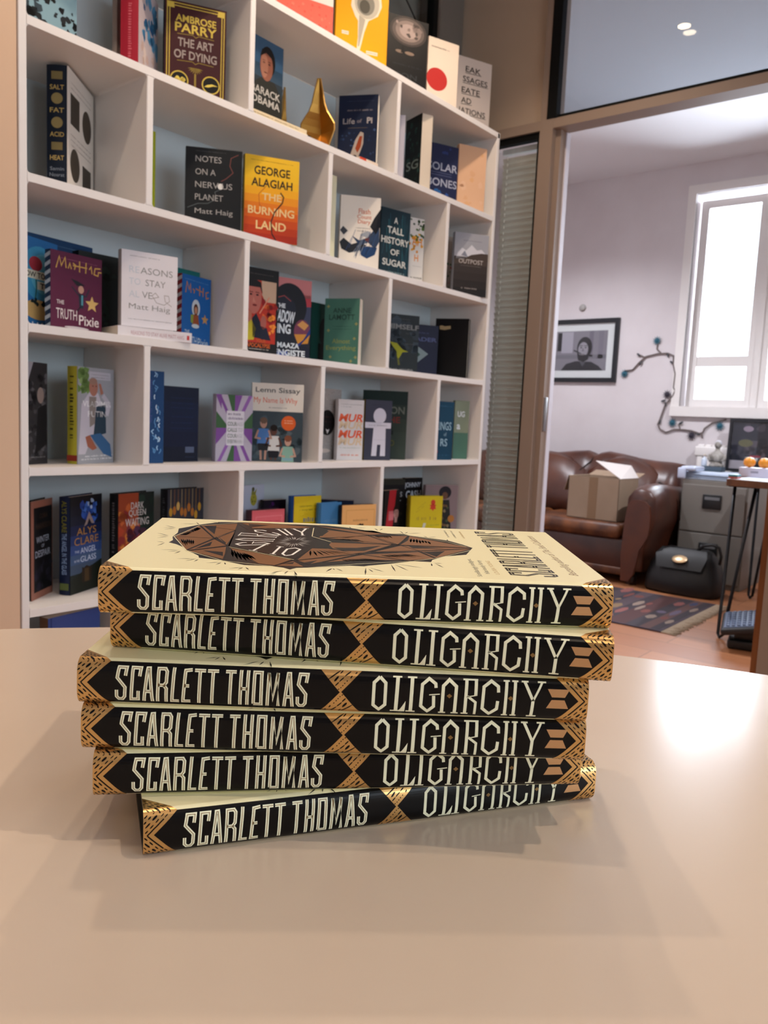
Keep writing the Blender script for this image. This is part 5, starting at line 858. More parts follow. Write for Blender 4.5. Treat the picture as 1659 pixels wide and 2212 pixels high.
def cover_art():
    a = Art()                                     # (x along the spine, y away from it) in mm
    P = ART
    a.poly(P['sil'], BLACKJ, 1)
    for f in P['fac']: a.poly(f, DIAB, 2)
    for f in P['hat']:
        n = len(f)
        if n == 4:                                # hatch: parallel tapering cuts rather than one patch
            A, B, C, D = [Vector(p) for p in f]; k = 7
            for i in range(k):
                t = (i+.5)/k; p = A.lerp(B, t); q = D.lerp(C, t); d = (q-p); s0 = rnd.uniform(-.05, .1); s1 = rnd.uniform(.8, 1.1)
                w = max(.5, (B-A).length/k*.78); p2 = p+d*s0; q2 = p+d*s1
                a.ray(q2.x, q2.y, p2.x, p2.y, w*1.2, BLACKJ, 3); a.ray(p2.x, p2.y, q2.x, q2.y, w*.8, BLACKJ, 3)
        else: a.poly(f, BLACKJ, 3)
    a.poly(P['pan'], BLACKJ, 4)
    for l in P['blk']: a.line(l, .7, BLACKJ, 4)
    for l in P['lin']: a.line(l, .45, CREAM, 5)
    for x0, y0, x1, y1 in P['ray']: a.ray(x0, y0, x1, y1, .75, BLACKJ, 1)
    wl = mat('white_print', 'f4f2ea', 0.4)
    for ch, (bl, br, tr, tl) in P['let']:
        bl, br, tr, tl = [Vector(p) for p in (bl, br, tr, tl)]
        f = lambda x, y: (bl.lerp(br, x)).lerp(tl.lerp(tr, x), y)[:]
        for pts, w in OLI[ch]: a.line([f(px, py) for px, py in pts], .55 if w < .06 else 1.15, wl, 6)
    c = Vector(P['eye'][0]); rx = (Vector(P['eye'][1])-c).length; ry = (Vector(P['eye'][2])-c).length
    for i in range(40):
        t = 2*math.pi*i/40+rnd.uniform(-.05, .05); r0 = rnd.uniform(.25, .45); r1 = rnd.uniform(.8, 1.25)
        d1 = (Vector(P['eye'][1])-c); d2 = (Vector(P['eye'][2])-c)
        p = c+(d1*math.cos(t)+d2*math.sin(t))*r0; q = c+(d1*math.cos(t)+d2*math.sin(t))*r1
        a.ray(q.x, q.y, p.x, p.y, .22, wl, 6)
    # author's name across the foot of the cover: letter tops towards the head of the book (-x)
    x1, h = 200.8, 22.0; y = 8.8; tot = sum(LET[ch][0] for ch in 'SCARLETT')+.2+sum(LET[ch][0] for ch in 'THOMAS')
    sc_ = (123.5-8.8)/(tot*1.0)
    for ch in 'SCARLETT THOMAS':
        if ch == ' ': y += .2*sc_; continue
        w, st = LET[ch]
        for s_ in st:
            pts = [(x1-py*h, y+px*sc_*.9) for px, py in s_]
            a.line(pts, 2.3, BLACKJ, 1); a.line(pts, .22, CREAM, 2)
        y += w*sc_
    r90 = math.pi/2
    a.text('Bestselling author of The Seed Collectors', 209.5, 64, 5.2, BROWNI, 102, 0, 1, r90, shear=.5)
    dk = mat('grey_ink', '57533f', .5)
    gi = mat('gold_ink', 'b89a5a', .5)
    a.text('Scintillatingly intelligent,', 164.5, 24, 2.9, dk, 37.5, .004, 1, r90); a.text('hilariously funny', 168.8, 25.5, 2.9, dk, 29, .004, 1, r90)
    a.text('LOUISA YOUNG', 173.0, 25, 2.0, gi, 29, 0, 1, r90)
    for x, m_ in ((161.5, dk), (165.2, dk), (170, gi)): a.scrib(x, 99, x, 122, 1.6, m_, 1)
    return a
def make_novel():
    root = empty('hardback_book')
    mb = MB(); t = 2.6; n = len(SP)
    out = [(BW, -BT/2)]+SP+[(BW, BT/2)]
    inn = [(BW, -BT/2+t)]+[(max(y, 0)*0+min(2.2+y*.55, 3.0), z*(1-2*t/BT)) for y, z in SP]+[(BW, BT/2-t)]
    k = len(out); F = lambda x, y, z: ((BL/2+(x-BL/2)*(1+.026*max(0, y)/BW))/1000, y/1000, (z+BT/2)/1000)
    V = [F(x, y, z) for x in (0, BL) for y, z in out]+[F(x, y, z) for x in (0, BL) for y, z in inn]
    edge = mat('black_board_edge', '101012', .5)
    mb.add(V, [(i, k+i, k+i+1, i+1) for i in range(k-1)], CREAM, True)
    mb.add(V, [(2*k+i, 2*k+i+1, 3*k+i+1, 3*k+i) for i in range(k-1)], edge)
    mb.add(V, [(i, i+1, 2*k+i+1, 2*k+i) for i in range(k-1)]+[(k+i, 3*k+i, 3*k+i+1, k+i+1) for i in range(k-1)]+[(0, 2*k, 3*k, k), (k-1, 2*k-1, 4*k-1, 3*k-1)], edge)
    # spine art is sliced along the curve so that it lies on it
    for vs, fs, m, l in spine_art().items:
        bm = bmesh.new(); bv = [bm.verts.new((p[0], p[1], 0)) for p in vs]
        for f in fs:
            try: bm.faces.new([bv[i] for i in f])
            except ValueError: pass
        lo = min(p[1] for p in vs); hi = max(p[1] for p in vs)
        for v in SV:
            if lo < v < hi: bmesh.ops.bisect_plane(bm, geom=bm.verts[:]+bm.edges[:]+bm.faces[:], plane_co=(0, v, 0), plane_no=(0, 1, 0), dist=1e-5)
        bm.verts.index_update()
        mb.add([on_jacket(v.co.x, v.co.y, l*.00006) for v in bm.verts], [[v.index for v in f.verts] for f in bm.faces], m); bm.free()
    cover_art().put(mb, lambda x, y, e: F(x, y, BT/2+e*1000), .00002)
    mb.build('jacket', root)
    pb = MB(); inset = 3.5
    pb.box(inset/1000, .004, t/1000+.0001, (BL-inset)/1000, (BW-inset)/1000, (BT-t)/1000-.0001, noise_mat('page_edges', 'cfd3d6', 'e9e6dc', 900, .8, 2, (0, 0, 1)))
    pb.build('page_block', root)
    return root
STACK = [   # hinge corner x, y and yaw measured for each book, lowest first
 ((.19391603, .27177155), -.56501791), ((.18592454, .29772683), -.74772648), ((.18382525, .30388667), -.84684933),
 ((.1831308, .30597314), -.87806855), ((.20105915, .309411), -.97755367), ((.18796705, .29754761), -.84056474)]
SLAB = ['lowest book of the black and gold spined stack, turned furthest and lying on the table',
        'second book up in the black and gold spined stack, black board edge showing at left',
        'third book up in the black and gold spined stack, almost level with the one above',
        'fourth book up in the black and gold spined stack, sticking out furthest left',
        'fifth book up in the black and gold spined stack, directly beneath the topmost',
        'topmost cream covered hardback of the stack, bronze diamond on its front cover']

def build_stack():
    proto = None
    for i, ((x, y), a) in enumerate(STACK):
        d = Vector((math.cos(a), math.sin(a))); n = Vector((-d.y, d.x))
        o = Vector((x, y))-.0045*d+.004*n; tilt = .0045/.130 if i == 5 else 0
        loc = (o.x, o.y, TZ+.0002+i*.020385+.0002); rot = (tilt, 0, a)
        if proto is None:
            proto = make_novel(); r_ = proto; r_.location = loc; r_.rotation_euler = rot; tag(r_, SLAB[0], 'book', 'stack of black and gold novels')
        else: dup(proto, loc, rot, SLAB[i], 'stack of black and gold novels')
build_stack()

# ------------------------------------------------------------------ office behind the partition
LEA = noise_mat('brown_leather', '381a12', '5c321f', 5, .36, 5, lo=.3, hi=.75, spec=.6); LEA2 = noise_mat('worn_leather', '4c2917', '8a5229', 9, .45, 5, lo=.35, hi=.7)
def loft(m, rings, mt, cap=True, M=None, closed=True):
    n = len(rings[0]); vs = [p for r in rings for p in r]; k = n if closed else n-1
    fs = [(i*n+j, i*n+(j+1) % n, (i+1)*n+(j+1) % n, (i+1)*n+j) for i in range(len(rings)-1) for j in range(k)]
    if cap: fs += [tuple(range(n))[::-1], tuple((len(rings)-1)*n+j for j in range(n))]
    m.add(vs, fs, mt, True, M)
so = empty('leather_sofa', (5.2, 2.5, 0), 0, 'worn brown leather sofa with rolled arm and humped back under the framed portrait', 'sofa')
def sp(name, fn, sub=0, par=so, label=None):
    m = MB(); fn(m); o = m.build(name, par, loc=(-5.2, -2.5, 0), sub=sub)
    if label: o['label'] = label
    return o
def back(m):                                # humped back, profile taken along its length
    pr = [(3.46, -.20), (3.3, -.20), (3.02, -.197), (2.86, -.19), (2.72, -.172), (2.62, -.158), (2.52, -.150), (2.48, -.163), (2.457, -.180), (2.42, -.160), (2.36, -.148), (2.25, -.162), (2.13, -.183), (2.02, -.194), (1.90, -.197), (1.83, -.205)]
    rings = []
    for y, zt in pr:
        rings.append([(5.40, y, .30), (5.34, y, .45), (5.36, y, .62), (5.42, y, zt+H0-.07), (5.47, y, zt+H0-.015), (5.53, y, zt+H0), (5.60, y, zt+H0-.01), (5.67, y, zt+H0-.05), (5.71, y, .6), (5.73, y, .25)])
    loft(m, rings, LEA)
sp('backrest', back)
def cush(m):
    for a, b in ((1.95, 2.45), (2.47, 3.1), (3.12, 3.44)):
        rings = []
        for i in range(9):
            t = i/8; y = a+(b-a)*t; e = 1-abs(2*t-1)**6*.16; hh = (.56+.10*math.sin(t*math.pi))
            rings.append([(5.30, y, .34), (5.24+.02*e, y, .40), (5.26, y, .5), (5.31, y, hh-.02), (5.38, y, hh+.10), (5.44, y, hh+.12), (5.48, y, .4)])
        loft(m, rings, LEA)
sp('back_cushion', cush)
def seam(m):
    for y in (2.457, 2.88, 3.05): m.tube([(5.40, y+.10, .55), (5.37, y+.05, .66), (5.43, y, .725), (5.475, y, .755)], .005, mat('leather_seam', '22120c', .5), 6)
sp('seam', seam)
def seat(m):
    for a, b in ((1.93, 2.62), (2.64, 3.43)): m.rbox(4.78, a, .275, 5.40, b, .375, .042, LEA2, seg=4)
sp('seat_cushion', seat, label='seat cushion of paler scuffed leather')
sp('base', lambda m: (m.rbox(4.80, 1.90, .07, 5.68, 3.45, .28, .02, LEA, seg=2), m.rbox(4.79, 1.9, .055, 4.82, 3.45, .10, .008, LEA2)))
def arm(m):
    rings = []
    for x, s, dz in ((4.755, .90, 0), (4.78, .97, .01), (4.86, 1.02, .03), (5.0, 1.03, .035), (5.2, 1.02, .02), (5.42, 1.0, 0), (5.6, .95, -.01)):
        c = 1.815; pr = [(.065, .10), (.075, .30), (.085, .46), (.082, .545), (.045, .588), (0, .598), (-.05, .59), (-.092, .55), (-.102, .47), (-.098, .38), (-.07, .31), (-.045, .25), (-.045, .10)]
        rings.append([(x, c+dy*s, z+(dz if z > .3 else 0)) for dy, z in pr])
    loft(m, rings, LEA)
sp('arm', arm)
def armf(m):
    o = [(1.846, -.437), (1.83, -.41), (1.783, -.402), (1.742, -.41), (1.715, -.439), (1.704, -.498), (1.705, -.558), (1.712, -.619), (1.735, -.668), (1.758, -.706), (1.765, -.768), (1.783, -.853), (1.809, -.90), (1.856, -.90), (1.867, -.742), (1.862, -.598), (1.857, -.515)]
    M = Matrix(((0, 0, 1, 4.735), (1, 0, 0, 0), (0, 1, 0, 0), (0, 0, 0, 1)))
    m.prism([(y*1.019, z*1.019+H0) for y, z in o], .03, noise_mat('arm_panel', '4a2517', '5c2f1b', 6, .35), M)
sp('arm_front', armf)
def feet(m, x, y): m.lathe([(.03, .0), (.035, .03), (.028, .075)], mat('dark_wood', '2b1710', .4), 12, c=(x, y, 0))
for x, y in ((4.83, 1.86), (5.6, 1.86), (5.6, 3.38)): sp('foot', lambda m: feet(m, x, y))
sp('arm_seam', lambda m: m.tube([(5.15, 1.70, .40), (5.12, 1.712, .52), (5.08, 1.75, .60), (5.05, 1.81, .637), (5.05, 1.87, .60)], .006, mat('leather_seam', '22120c', .5), 6))

bx = empty('cardboard_box', (4.97, 2.155, .378), R(-2), 'open brown cardboard box on the sofa seat, one pale flap sticking up', 'box')
CARD = noise_mat('cardboard', '9a836c', 'a28b74', 5, .8); m = MB(); w, d, h, t = .175, .15, .27, .005
for a in ((-.13, -w, 0, -.13+t, w, h), (d, -w, 0, d+t, w, h), (-.13, -w, 0, d, -w+t, h), (-.13, w-t, 0, d, w, h), (-.13, -w, 0, d, w, t)): m.box(*a, CARD)
m.build('carton', bx); m = MB(); m.box(-.1308, -.03, .0, -.13, .03, h, mat('parcel_tape', '86694c', .35)); m.build('tape', bx)
fl = mat('pale_flap', 'd0c6c0', .7)
def quadt(name, P, par, mt, th=.004):
    m = MB(); a, b, c = Vector(P[0]), Vector(P[1]), Vector(P[2]); n = (b-a).cross(c-b).normalized()*th; k = len(P)
    m.add([p for p in P]+[tuple(Vector(p)+n) for p in P], [tuple(range(k))[::-1], tuple(range(k, 2*k))]+[(i, (i+1) % k, k+(i+1) % k, k+i) for i in range(k)], mt); return m.build(name, par)
quadt('flap', [(-.12, -w, h), (.15, -w, h), (.19, -.10, h+.075), (.0, .06, h+.10)], bx, fl)
quadt('flap', [(.15, -w, h), (.15, w, h), (.25, w, h+.03), (.25, -w, h+.03)], bx, CARD)
quadt('flap', [(-.13, w, h), (.15, w, h), (.13, w+.04, h-.10), (-.11, w+.04, h-.10)], bx, CARD)

cb = empty('filing_cabinet', (5.15, 1.51, 0), 0, 'grey two drawer steel filing cabinet between the sofa and the desk', 'filing cabinet')
CG = noise_mat('grey_enamel', '77736c', '7c7770', 2, .45); CT = .668
def cp(name, fn, par=cb): m = MB(); fn(m); return m.build(name, par, loc=(-5.15, -1.51, 0) if par is cb else None, bevel=.003)
cp('body', lambda m: (m.box(5.155, 1.302, .0, 5.70, 1.703, CT, CG)))
for z0, z1 in ((.035, .335), (.345, CT-.03)):
    dr = cp('drawer', lambda m: m.box(5.138, 1.312, z0, 5.156, 1.693, z1, CG))
    zc = z1-.10; hm = MB(); hm.rbox(5.130, 1.448, zc-.045, 5.139, 1.562, zc+.045, .004, mat('black_plastic', '101214', .4)); hm.box(5.128, 1.46, zc+.012, 5.1315, 1.55, zc+.03, mat('label_card', '6c6e70', .5)); ho = hm.build('handle', dr)
def ob(name, cat, label, fn, loc=(0, 0, 0), rz=0, group=None, bevel=0):
    m = MB(); fn(m); o = m.build(name, None, loc, rz, bevel); return tag(o, label, cat, group)
def papers(m):
    z = 0; 
    for i in range(9):
        t = .0045; a = Matrix.Translation((0, 0, z)) @ Matrix.Rotation(rnd.uniform(-.05, .05), 4, 'Z')
        m.box(-.22+rnd.uniform(-.02, .02), -.17+rnd.uniform(-.02, .02), 0, .2+rnd.uniform(-.02, .02), .17+rnd.uniform(-.01, .03), t, mat('paper_'+('a' if i % 3 else 'b'), 'c9d4e4' if i % 3 else 'aebfd6', .6), a); z += t+.0004
ob('paper_pile', 'papers', 'loose pile of white and blue papers on top of the grey filing cabinet', papers, (5.40, 1.545, CT+.0005), 0)
def bag(m): m.rbox(-.09, -.05, 0, .1, .045, .03, .012, mat('plastic_film', 'c2cbe0', .25)); m.rbox(-.096, .01, -.05, -.075, .06, .02, .009, mat('plastic_film', 'c2cbe0', .25))
ob('plastic_wallet', 'wallet', 'crumpled clear plastic wallet drooping over the cabinet top front left corner', bag, (5.225, 1.672, CT+.051), 0)
ob('slate_box', 'box', 'small slate blue box on the papers, under the bust', lambda m: m.rbox(-.05, -.065, 0, .05, .065, .032, .003, mat('slate_blue', '3d4c58', .6)), (5.5, 1.625, CT+.0452))
def bust(m):
    st = noise_mat('grey_stone', '6d675f', 'aaa49c', 22, .5, 4); m.lathe([(.045, 0), (.047, .01), (.035, .022), (.03, .03)], st, 20)
    bm = [(0, .030, .03, .036), (0, .05, .034, .05), (0, .075, .03, .052), (0, .092, .02, .035), (0, .105, .014, .016), (0, .118, .014, .014)]
    rings = [[(x+a*math.cos(q), b*math.sin(q), z) for q in [2*math.pi*j/16 for j in range(16)]] for x, z, a, b in bm]; loft(m, rings, st)
    m.ball((-.002, 0, .142), (.024, .021, .028), st); m.ball((-.026, 0, .138), (.005, .004, .006), st); m.ball((.004, 0, .152), (.024, .023, .022), noise_mat('pale_stone', 'b4b4bc', 'c6c6cc', 20, .4))
    for s in (-1, 1): m.ball((0, s*.021, .14), (.005, .003, .007), st); m.tube([(0, s*.045, .075), (-.01, s*.05, .05), (-.025, s*.035, .035)], [.012, .01, .008], st, 8)
ob('stone_bust', 'bust', 'small grey stone bust with a pale head on the slate box', bust, (5.5, 1.605, CT+.0776), 0)
def bot(m): m.lathe([(.016, 0), (.018, .004), (.018, .042), (.012, .052), (.007, .056), (.007, .064)], mat('frosted_plastic', 'c3ccd9', .35), 18)
bo = empty('spray_bottle', (5.47, 1.677, CT+.0776), 0, 'small pale bottle standing left of the stone bust', 'bottle'); m = MB(); bot(m); m.build('bottle_body', bo); m = MB(); m.lathe([(.008, .064), (.008, .074), (.004, .078)], mat('beige_cap', 'c6b6a6', .5), 14); m.build('cap', bo)
def rad(m):
    y = .62
    while y < 1.80: m.rbox(5.735, y, .15, 5.785, y+.045, .885, .012, WHITE); y += .05
    m.rbox(5.73, .62, .80, 5.79, 1.83, .87, .01, WHITE); m.rbox(5.73, .62, .16, 5.79, 1.83, .22, .01, WHITE)
ob('radiator', 'radiator', 'white column radiator under the window behind the filing cabinet', rad)
def frame(name, label, y0, y1, z0, z1, x, fw, mat_w, fcol, pic, lean=0):
    r = empty(name, (x, (y0+y1)/2, z0+H0), 0, label, 'framed picture'); r.rotation_euler = (0, R(lean), 0); w, h = (y1-y0), z1-z0; F = mat('frame_'+fcol, fcol, .35); m = MB()
    for a in ((-w/2, 0, w/2, fw), (-w/2, h-fw, w/2, h), (-w/2, fw, -w/2+fw, h-fw), (w/2-fw, fw, w/2, h-fw)): m.box(-.022, a[0], a[1], 0, a[2], a[3], F)
    m.build('frame', r)
    if mat_w:
        m = MB(); iw = w/2-fw; m.box(-.008, -iw, fw, -.004, iw, h-fw, mat('mount_white', 'd6d6d6', .7)); m.build('mount', r)
    m = MB(); A = Art(); pw, ph = w-2*fw-2*mat_w, h-2*fw-2*mat_w; pic(A, pw, ph); m.box(-.0085, -pw/2, fw+mat_w, -.0035 if not mat_w else -.0081, pw/2, h-fw-mat_w, mat('print_base', '8a868c', .5))
    A.put(m, lambda px, py, e: (-.0087-e, pw/2-px, fw+mat_w+py), .0002); m.build('print', r)
    m = MB(); m.add([(-.0155, -w/2+fw, fw), (-.0155, w/2-fw, fw), (-.0155, w/2-fw, h-fw), (-.0155, -w/2+fw, h-fw)], [(0, 1, 2, 3)], GLASS); m.build('glazing', r)
def man(a, W, H):
    g = lambda h: ink(h); a.rect(0, 0, W, H, g('7d7880'), 1); a.rect(W*.05, H*.5, W*.13, H*.96, g('141418'), 2); a.rect(W*.13, H*.45, W*.35, H*.98, g('a19ca6'), 2); a.rect(W*.66, H*.35, W*.74, H, g('6a6470'), 2); a.rect(W*.84, H*.3, W*.93, H, g('746e7a'), 2); a.rect(0, H*.3, W, H*.4, g('6e6a72'), 2)
    a.poly([(W*.14, 0), (W*.24, H*.17), (W*.42, H*.24), (W*.72, H*.22), (W*.86, H*.12), (W*.95, 0)], g('1d1c22'), 3); a.ell(W*.58, H*.58, W*.145, H*.27, g('17161a'), 4); a.ell(W*.555, H*.53, W*.095, H*.19, g('8d8890'), 5)
    a.poly([(W*.44, H*.45), (W*.5, H*.40), (W*.62, H*.40), (W*.68, H*.46), (W*.66, H*.28), (W*.58, H*.22), (W*.47, H*.26)], g('1a191d'), 6); a.ell(W*.55, H*.405, W*.04, H*.02, g('70686c'), 7)
    for x in (.515, .60): a.ell(W*x, H*.58, W*.018, H*.015, g('1a191d'), 6, 10); a.rect(W*(x-.03), H*.62, W*(x+.03), H*.635, g('1a191d'), 6)
    a.poly([(W*.55, H*.58), (W*.575, H*.49), (W*.53, H*.49)], g('6c666e'), 6); a.poly([(W*.52, H*.41), (W*.52, H*.44), (W*.38, H*.53), (W*.37, H*.50)], g('1d1b1e'), 8); a.poly([(W*.5, H*.22), (W*.56, H*.1), (W*.62, H*.22)], g('4a474e'), 4)
frame('framed_photograph', 'black framed black and white portrait of a bearded man smoking, above the sofa', 2.47, 3.075, .36, .835, XW-.002, .033, .055, '0d0f16', man)
def art2(a, W, H):
    a.rect(0, 0, W, H, ink('23242e'), 1); blobs(a, W, H, 40, ['2c2c38', '1a1c26', '3c3640', '4a424a'], .02, .3, .98, .95, .03, .1, 2); face(a, W*.62, H*.76, W*.11, 'b89490', '8d7470', 4); a.ell(W*.22, H*.85, W*.07, H*.06, ink('8a7a88'), 3); a.rect(W*.48, H*.2, W*.72, H*.55, ink('1a1c28'), 3)
    a.rect(0, 0, W, H*.18, ink('a39aa0'), 3); a.poly([(W*.3, H*.02), (W*.27, H*.3), (W*.42, H*.3), (W*.40, H*.02)], ink('8a2c3c'), 5); a.rect(W*.62, 0, W, H*.10, ink('8a1c2c'), 6); a.ell(W*.2, H*.55, W*.1, H*.08, ink('5c583c'), 3)
frame('framed_poster', 'dark framed colour poster leaning on the radiator behind the oranges', 1.10, 1.60, -.235, .118, 5.70, .018, 0, '14151b', art2, 3)

# desk on hairpin legs, with its things
dk = empty('desk', (4.4, .9, 0), 0, 'brown wooden desk on black hairpin legs at the right of the doorway', 'desk')
DW = noise_mat('desk_wood', '6e452a', '5a3620', 5, .45, 6, (1, 6, 1)); m = MB(); m.prism([(3.9-4.4, 1.087-.9), (5.08-4.4, 1.285-.9), (5.08-4.4, .3-.9), (3.86-4.4, .2-.9)], .032, DW, Matrix.Translation((0, 0, H0-.230))); m.build('desk_top', dk, bevel=.002)
def hp(x, y, bx_, by_): 
    m = MB(); z1 = H0-.231; p = (bx_, by_, .006)
    m.tube([(x-4.4, y-.9+.03, z1), (p[0]-4.4+.012, p[1]-.9+.012, .02), (p[0]-4.4, p[1]-.9, .007), (p[0]-4.4-.006, p[1]-.9-.014, .02), (x-4.4+.03, y-.9-.055, z1)], .008, METALK, 8); m.box(x-4.4-.03, y-.9-.07, z1-.003, x-4.4+.06, y-.9+.05, z1+.0015, METALK)
    m.build('leg', dk)
hp(3.95, 1.03, 3.885, 1.048); hp(4.95, 1.17, 5.0, 1.20); hp(3.93, .35, 3.87, .30); hp(4.95, .4, 5.02, .34)
wbx = ob('white_box', 'box', 'small white carton on the desk carrying the two oranges', lambda m: (m.box(-.055, -.07, 0, .055, .07, .045, mat('white_card', 'd2cddc', .5)), m.box(-.0553, -.02, .02, -.055, .015, .03, mat('faint_print', '9a96a4', .5))), (4.25, 1.045, H0-.196), R(0), bevel=.002)
def orange(name, y, label):
    r = empty(name, (4.245, y, H0-.1508), 0, label, 'orange'); m = MB(); m.ball((0, 0, .0255), (.028, .028, .0255), noise_mat('orange_peel', 'e08a1c', 'e6962a', 60, .4, bump=.4), u=24, w=16); m.build('fruit', r); m = MB(); m.lathe([(.003, .0505), (.002, .053)], mat('stalk', '4c5a24', .6), 8); m.build('stalk', r)
orange('orange', 1.082, 'left one of two oranges on the white carton'); orange('orange', 1.012, 'right one of two oranges on the white carton')
ob('paper_sheets', 'papers', 'white sheets lying at the front edge of the desk under the white carton', lambda m: (m.box(-.10, -.30, 0, .2, .085, .0012, mat('paper_a', 'c9d4e4', .6)),), (4.03, .98, H0-.198+.0002))
ob('red_notepad', 'notepad', 'small red and teal notepad at the left corner of the desk', lambda m: (m.box(-.03, -.02, 0, .03, .02, .008, mat('notepad_red', 'b8544c', .5)), m.box(-.03, -.02, .008, .03, .02, .018, mat('notepad_teal', '3c7a80', .5))), (3.965, 1.07, H0-.1962))
def bottle2(m): m.lathe([(.028, 0), (.03, .01), (.03, .15), (.018, .18), (.012, .19)], mat('blue_bottle', '6f86b8', .25), 20)
b2 = empty('water_bottle', (4.62, 1.03, H0-.1975), 0, 'pale blue bottle on the desk in front of the dark poster', 'bottle'); m = MB(); bottle2(m); m.build('bottle_body', b2); m = MB(); m.lathe([(.014, .19), (.014, .215)], mat('white_cap', 'd4d8de', .4), 16); m.build('cap', b2)
ob('dark_pot', 'pot', 'black pen pot on the desk behind the oranges', lambda m: m.lathe([(.035, 0), (.04, .004), (.042, .09), (.038, .09), (.036, .01)], mat('black_plastic', '101214', .4), 20), (4.5, 1.13, H0-.1975))
ob('black_case', 'case', 'black case lying on the desk behind the oranges', lambda m: m.rbox(-.1, -.14, 0, .1, .14, .075, .01, mat('black_plastic', '101214', .4)), (4.78, 1.0, H0-.1975))

# bag, rug, foot rest
BK = noise_mat('black_leather', '040405', '0b0b0d', 14, .5, 4); bg = empty('leather_bag', (4.86, 1.54, 0), 0, 'black leather bag with a round gold clasp on the floor before the cabinet', 'bag')
m = MB(); rings = []
for z, a, b in ((.002, .13, .215), (.02, .14, .225), (.10, .135, .22), (.17, .11, .20), (.22, .08, .175), (.255, .045, .15), (.268, .02, .12)):
    rings.append([(a*math.copysign(abs(math.cos(q))**.6, math.cos(q)), b*math.copysign(abs(math.sin(q))**.6, math.sin(q)), z+.006*math.sin(3*q+z*20)) for q in [2*math.pi*j/28 for j in range(28)]])
loft(m, rings, BK); m.build('bag_body', bg)
m = MB(); m.add([(-.143, -.13, .16), (-.143, .13, .16), (-.11, .15, .235), (-.06, .13, .272), (-.06, -.13, .272), (-.11, -.15, .235)], [(0, 1, 2, 5), (5, 2, 3, 4)], BK, True); m.build('flap', bg)
m = MB(); m.tube([(-.03, -.06, .255), (-.03, -.10, .30), (-.03, -.15, .312), (-.03, -.19, .30), (-.03, -.205, .25), (-.03, -.20, .2)], .009, BK, 8); m.build('handle', bg)
m = MB(); m.lathe([(.036, 0), (.04, .003), (.036, .007), (.01, .008)], mat('pale_brass', 'd2b48c', .35, .6), 28, Matrix.Translation((-.125, 0, .215)) @ Matrix.Rotation(R(-40), 4, 'Y') @ Matrix.Diagonal((.8, 1.15, 1, 1))); m.build('clasp', bg)
rg = empty('rug', (4.2, 2.0, 0), 0, 'striped blue, mauve and rust woven rug with a pale fringe on the wooden floor', 'rug')
rm = noise_mat('rug_wool', '3d3441', '51454c', 30, .95); m = MB(); m.box(-.43, -.715, .0005, .43, 1.0, .007, rm)
A = Art(); y = -.70; cols = ['3a3238', '2f2e38', '4f4248', '4c3030', '6c5c58', '443a40', '343648', '5d4340', '4c444a', '3a3034']
while y < 1.0:
    w = rnd.uniform(.035, .09); A.rect(-.42, y, .42, y+w, mat('rug_'+(c := rnd.choice(cols)), c, .95), 1); x = -.4
    while x < .38:
        l = rnd.uniform(.07, .2)
        if rnd.random() < .5: c = rnd.choice(['84504c', '3a425e', '8a786c', '62566a', '70403a', '4a5064', '80684e']); A.poly([(x, y+w*.5), (x+l*.3, y+w*.85), (x+l*.8, y+w*.8), (x+l, y+w*.5), (x+l*.7, y+w*.15), (x+l*.25, y+w*.2)], mat('rug_'+c, c, .95), 2)
        x += l+rnd.uniform(.01, .06)
    y += w
A.put(m, lambda px, py, e: (px, py, .0072+e), .0003); m.build('woven_field', rg)
m = MB(); fr = mat('rug_fringe', 'a89680', .95)
for i in range(150): x = -.43+.86*i/149; m.tube([(x, -.715, .004), (x+rnd.uniform(-.012, .012), -.75, .004), (x+rnd.uniform(-.02, .02), -.715-rnd.uniform(.06, .085), .003)], .0022, fr, 4)
tag(m.build('fringe', rg), kind='stuff')
fo = empty('foot_rest', (3.80, .90, .0005), R(12), 'black foot rest with a bumpy blue grey tread on the floor beneath the desk', 'foot rest')
M = Matrix.Translation((0, 0, .125)) @ Matrix.Rotation(R(-12), 4, 'X') @ Matrix.Rotation(R(-8), 4, 'Y'); m = MB(); m.rbox(-.12, -.12, -.02, .12, .12, .012, .012, mat('dark_rubber', '1c2026', .5), M); m.build('tread_frame', fo)
m = MB(); bl = mat('blue_rubber', '54627c', .45); m.rbox(-.105, -.105, .010, .105, .105, .016, .002, bl, M)
for i in range(7):
    for j in range(9): m.rbox(-.098+i*.029, -.098+j*.0222, .014, -.098+i*.029+.02, -.098+j*.0222+.014, .022, .003, bl, M, seg=1)
m.build('tread', fo); m = MB(); m.rbox(-.06, -.09, 0.0, .10, .085, .045, .012, mat('black_plastic', '101214', .4)); m.rbox(-.035, -.06, .03, .06, .06, .11, .01, mat('black_plastic', '101214', .4)); m.build('base', fo)

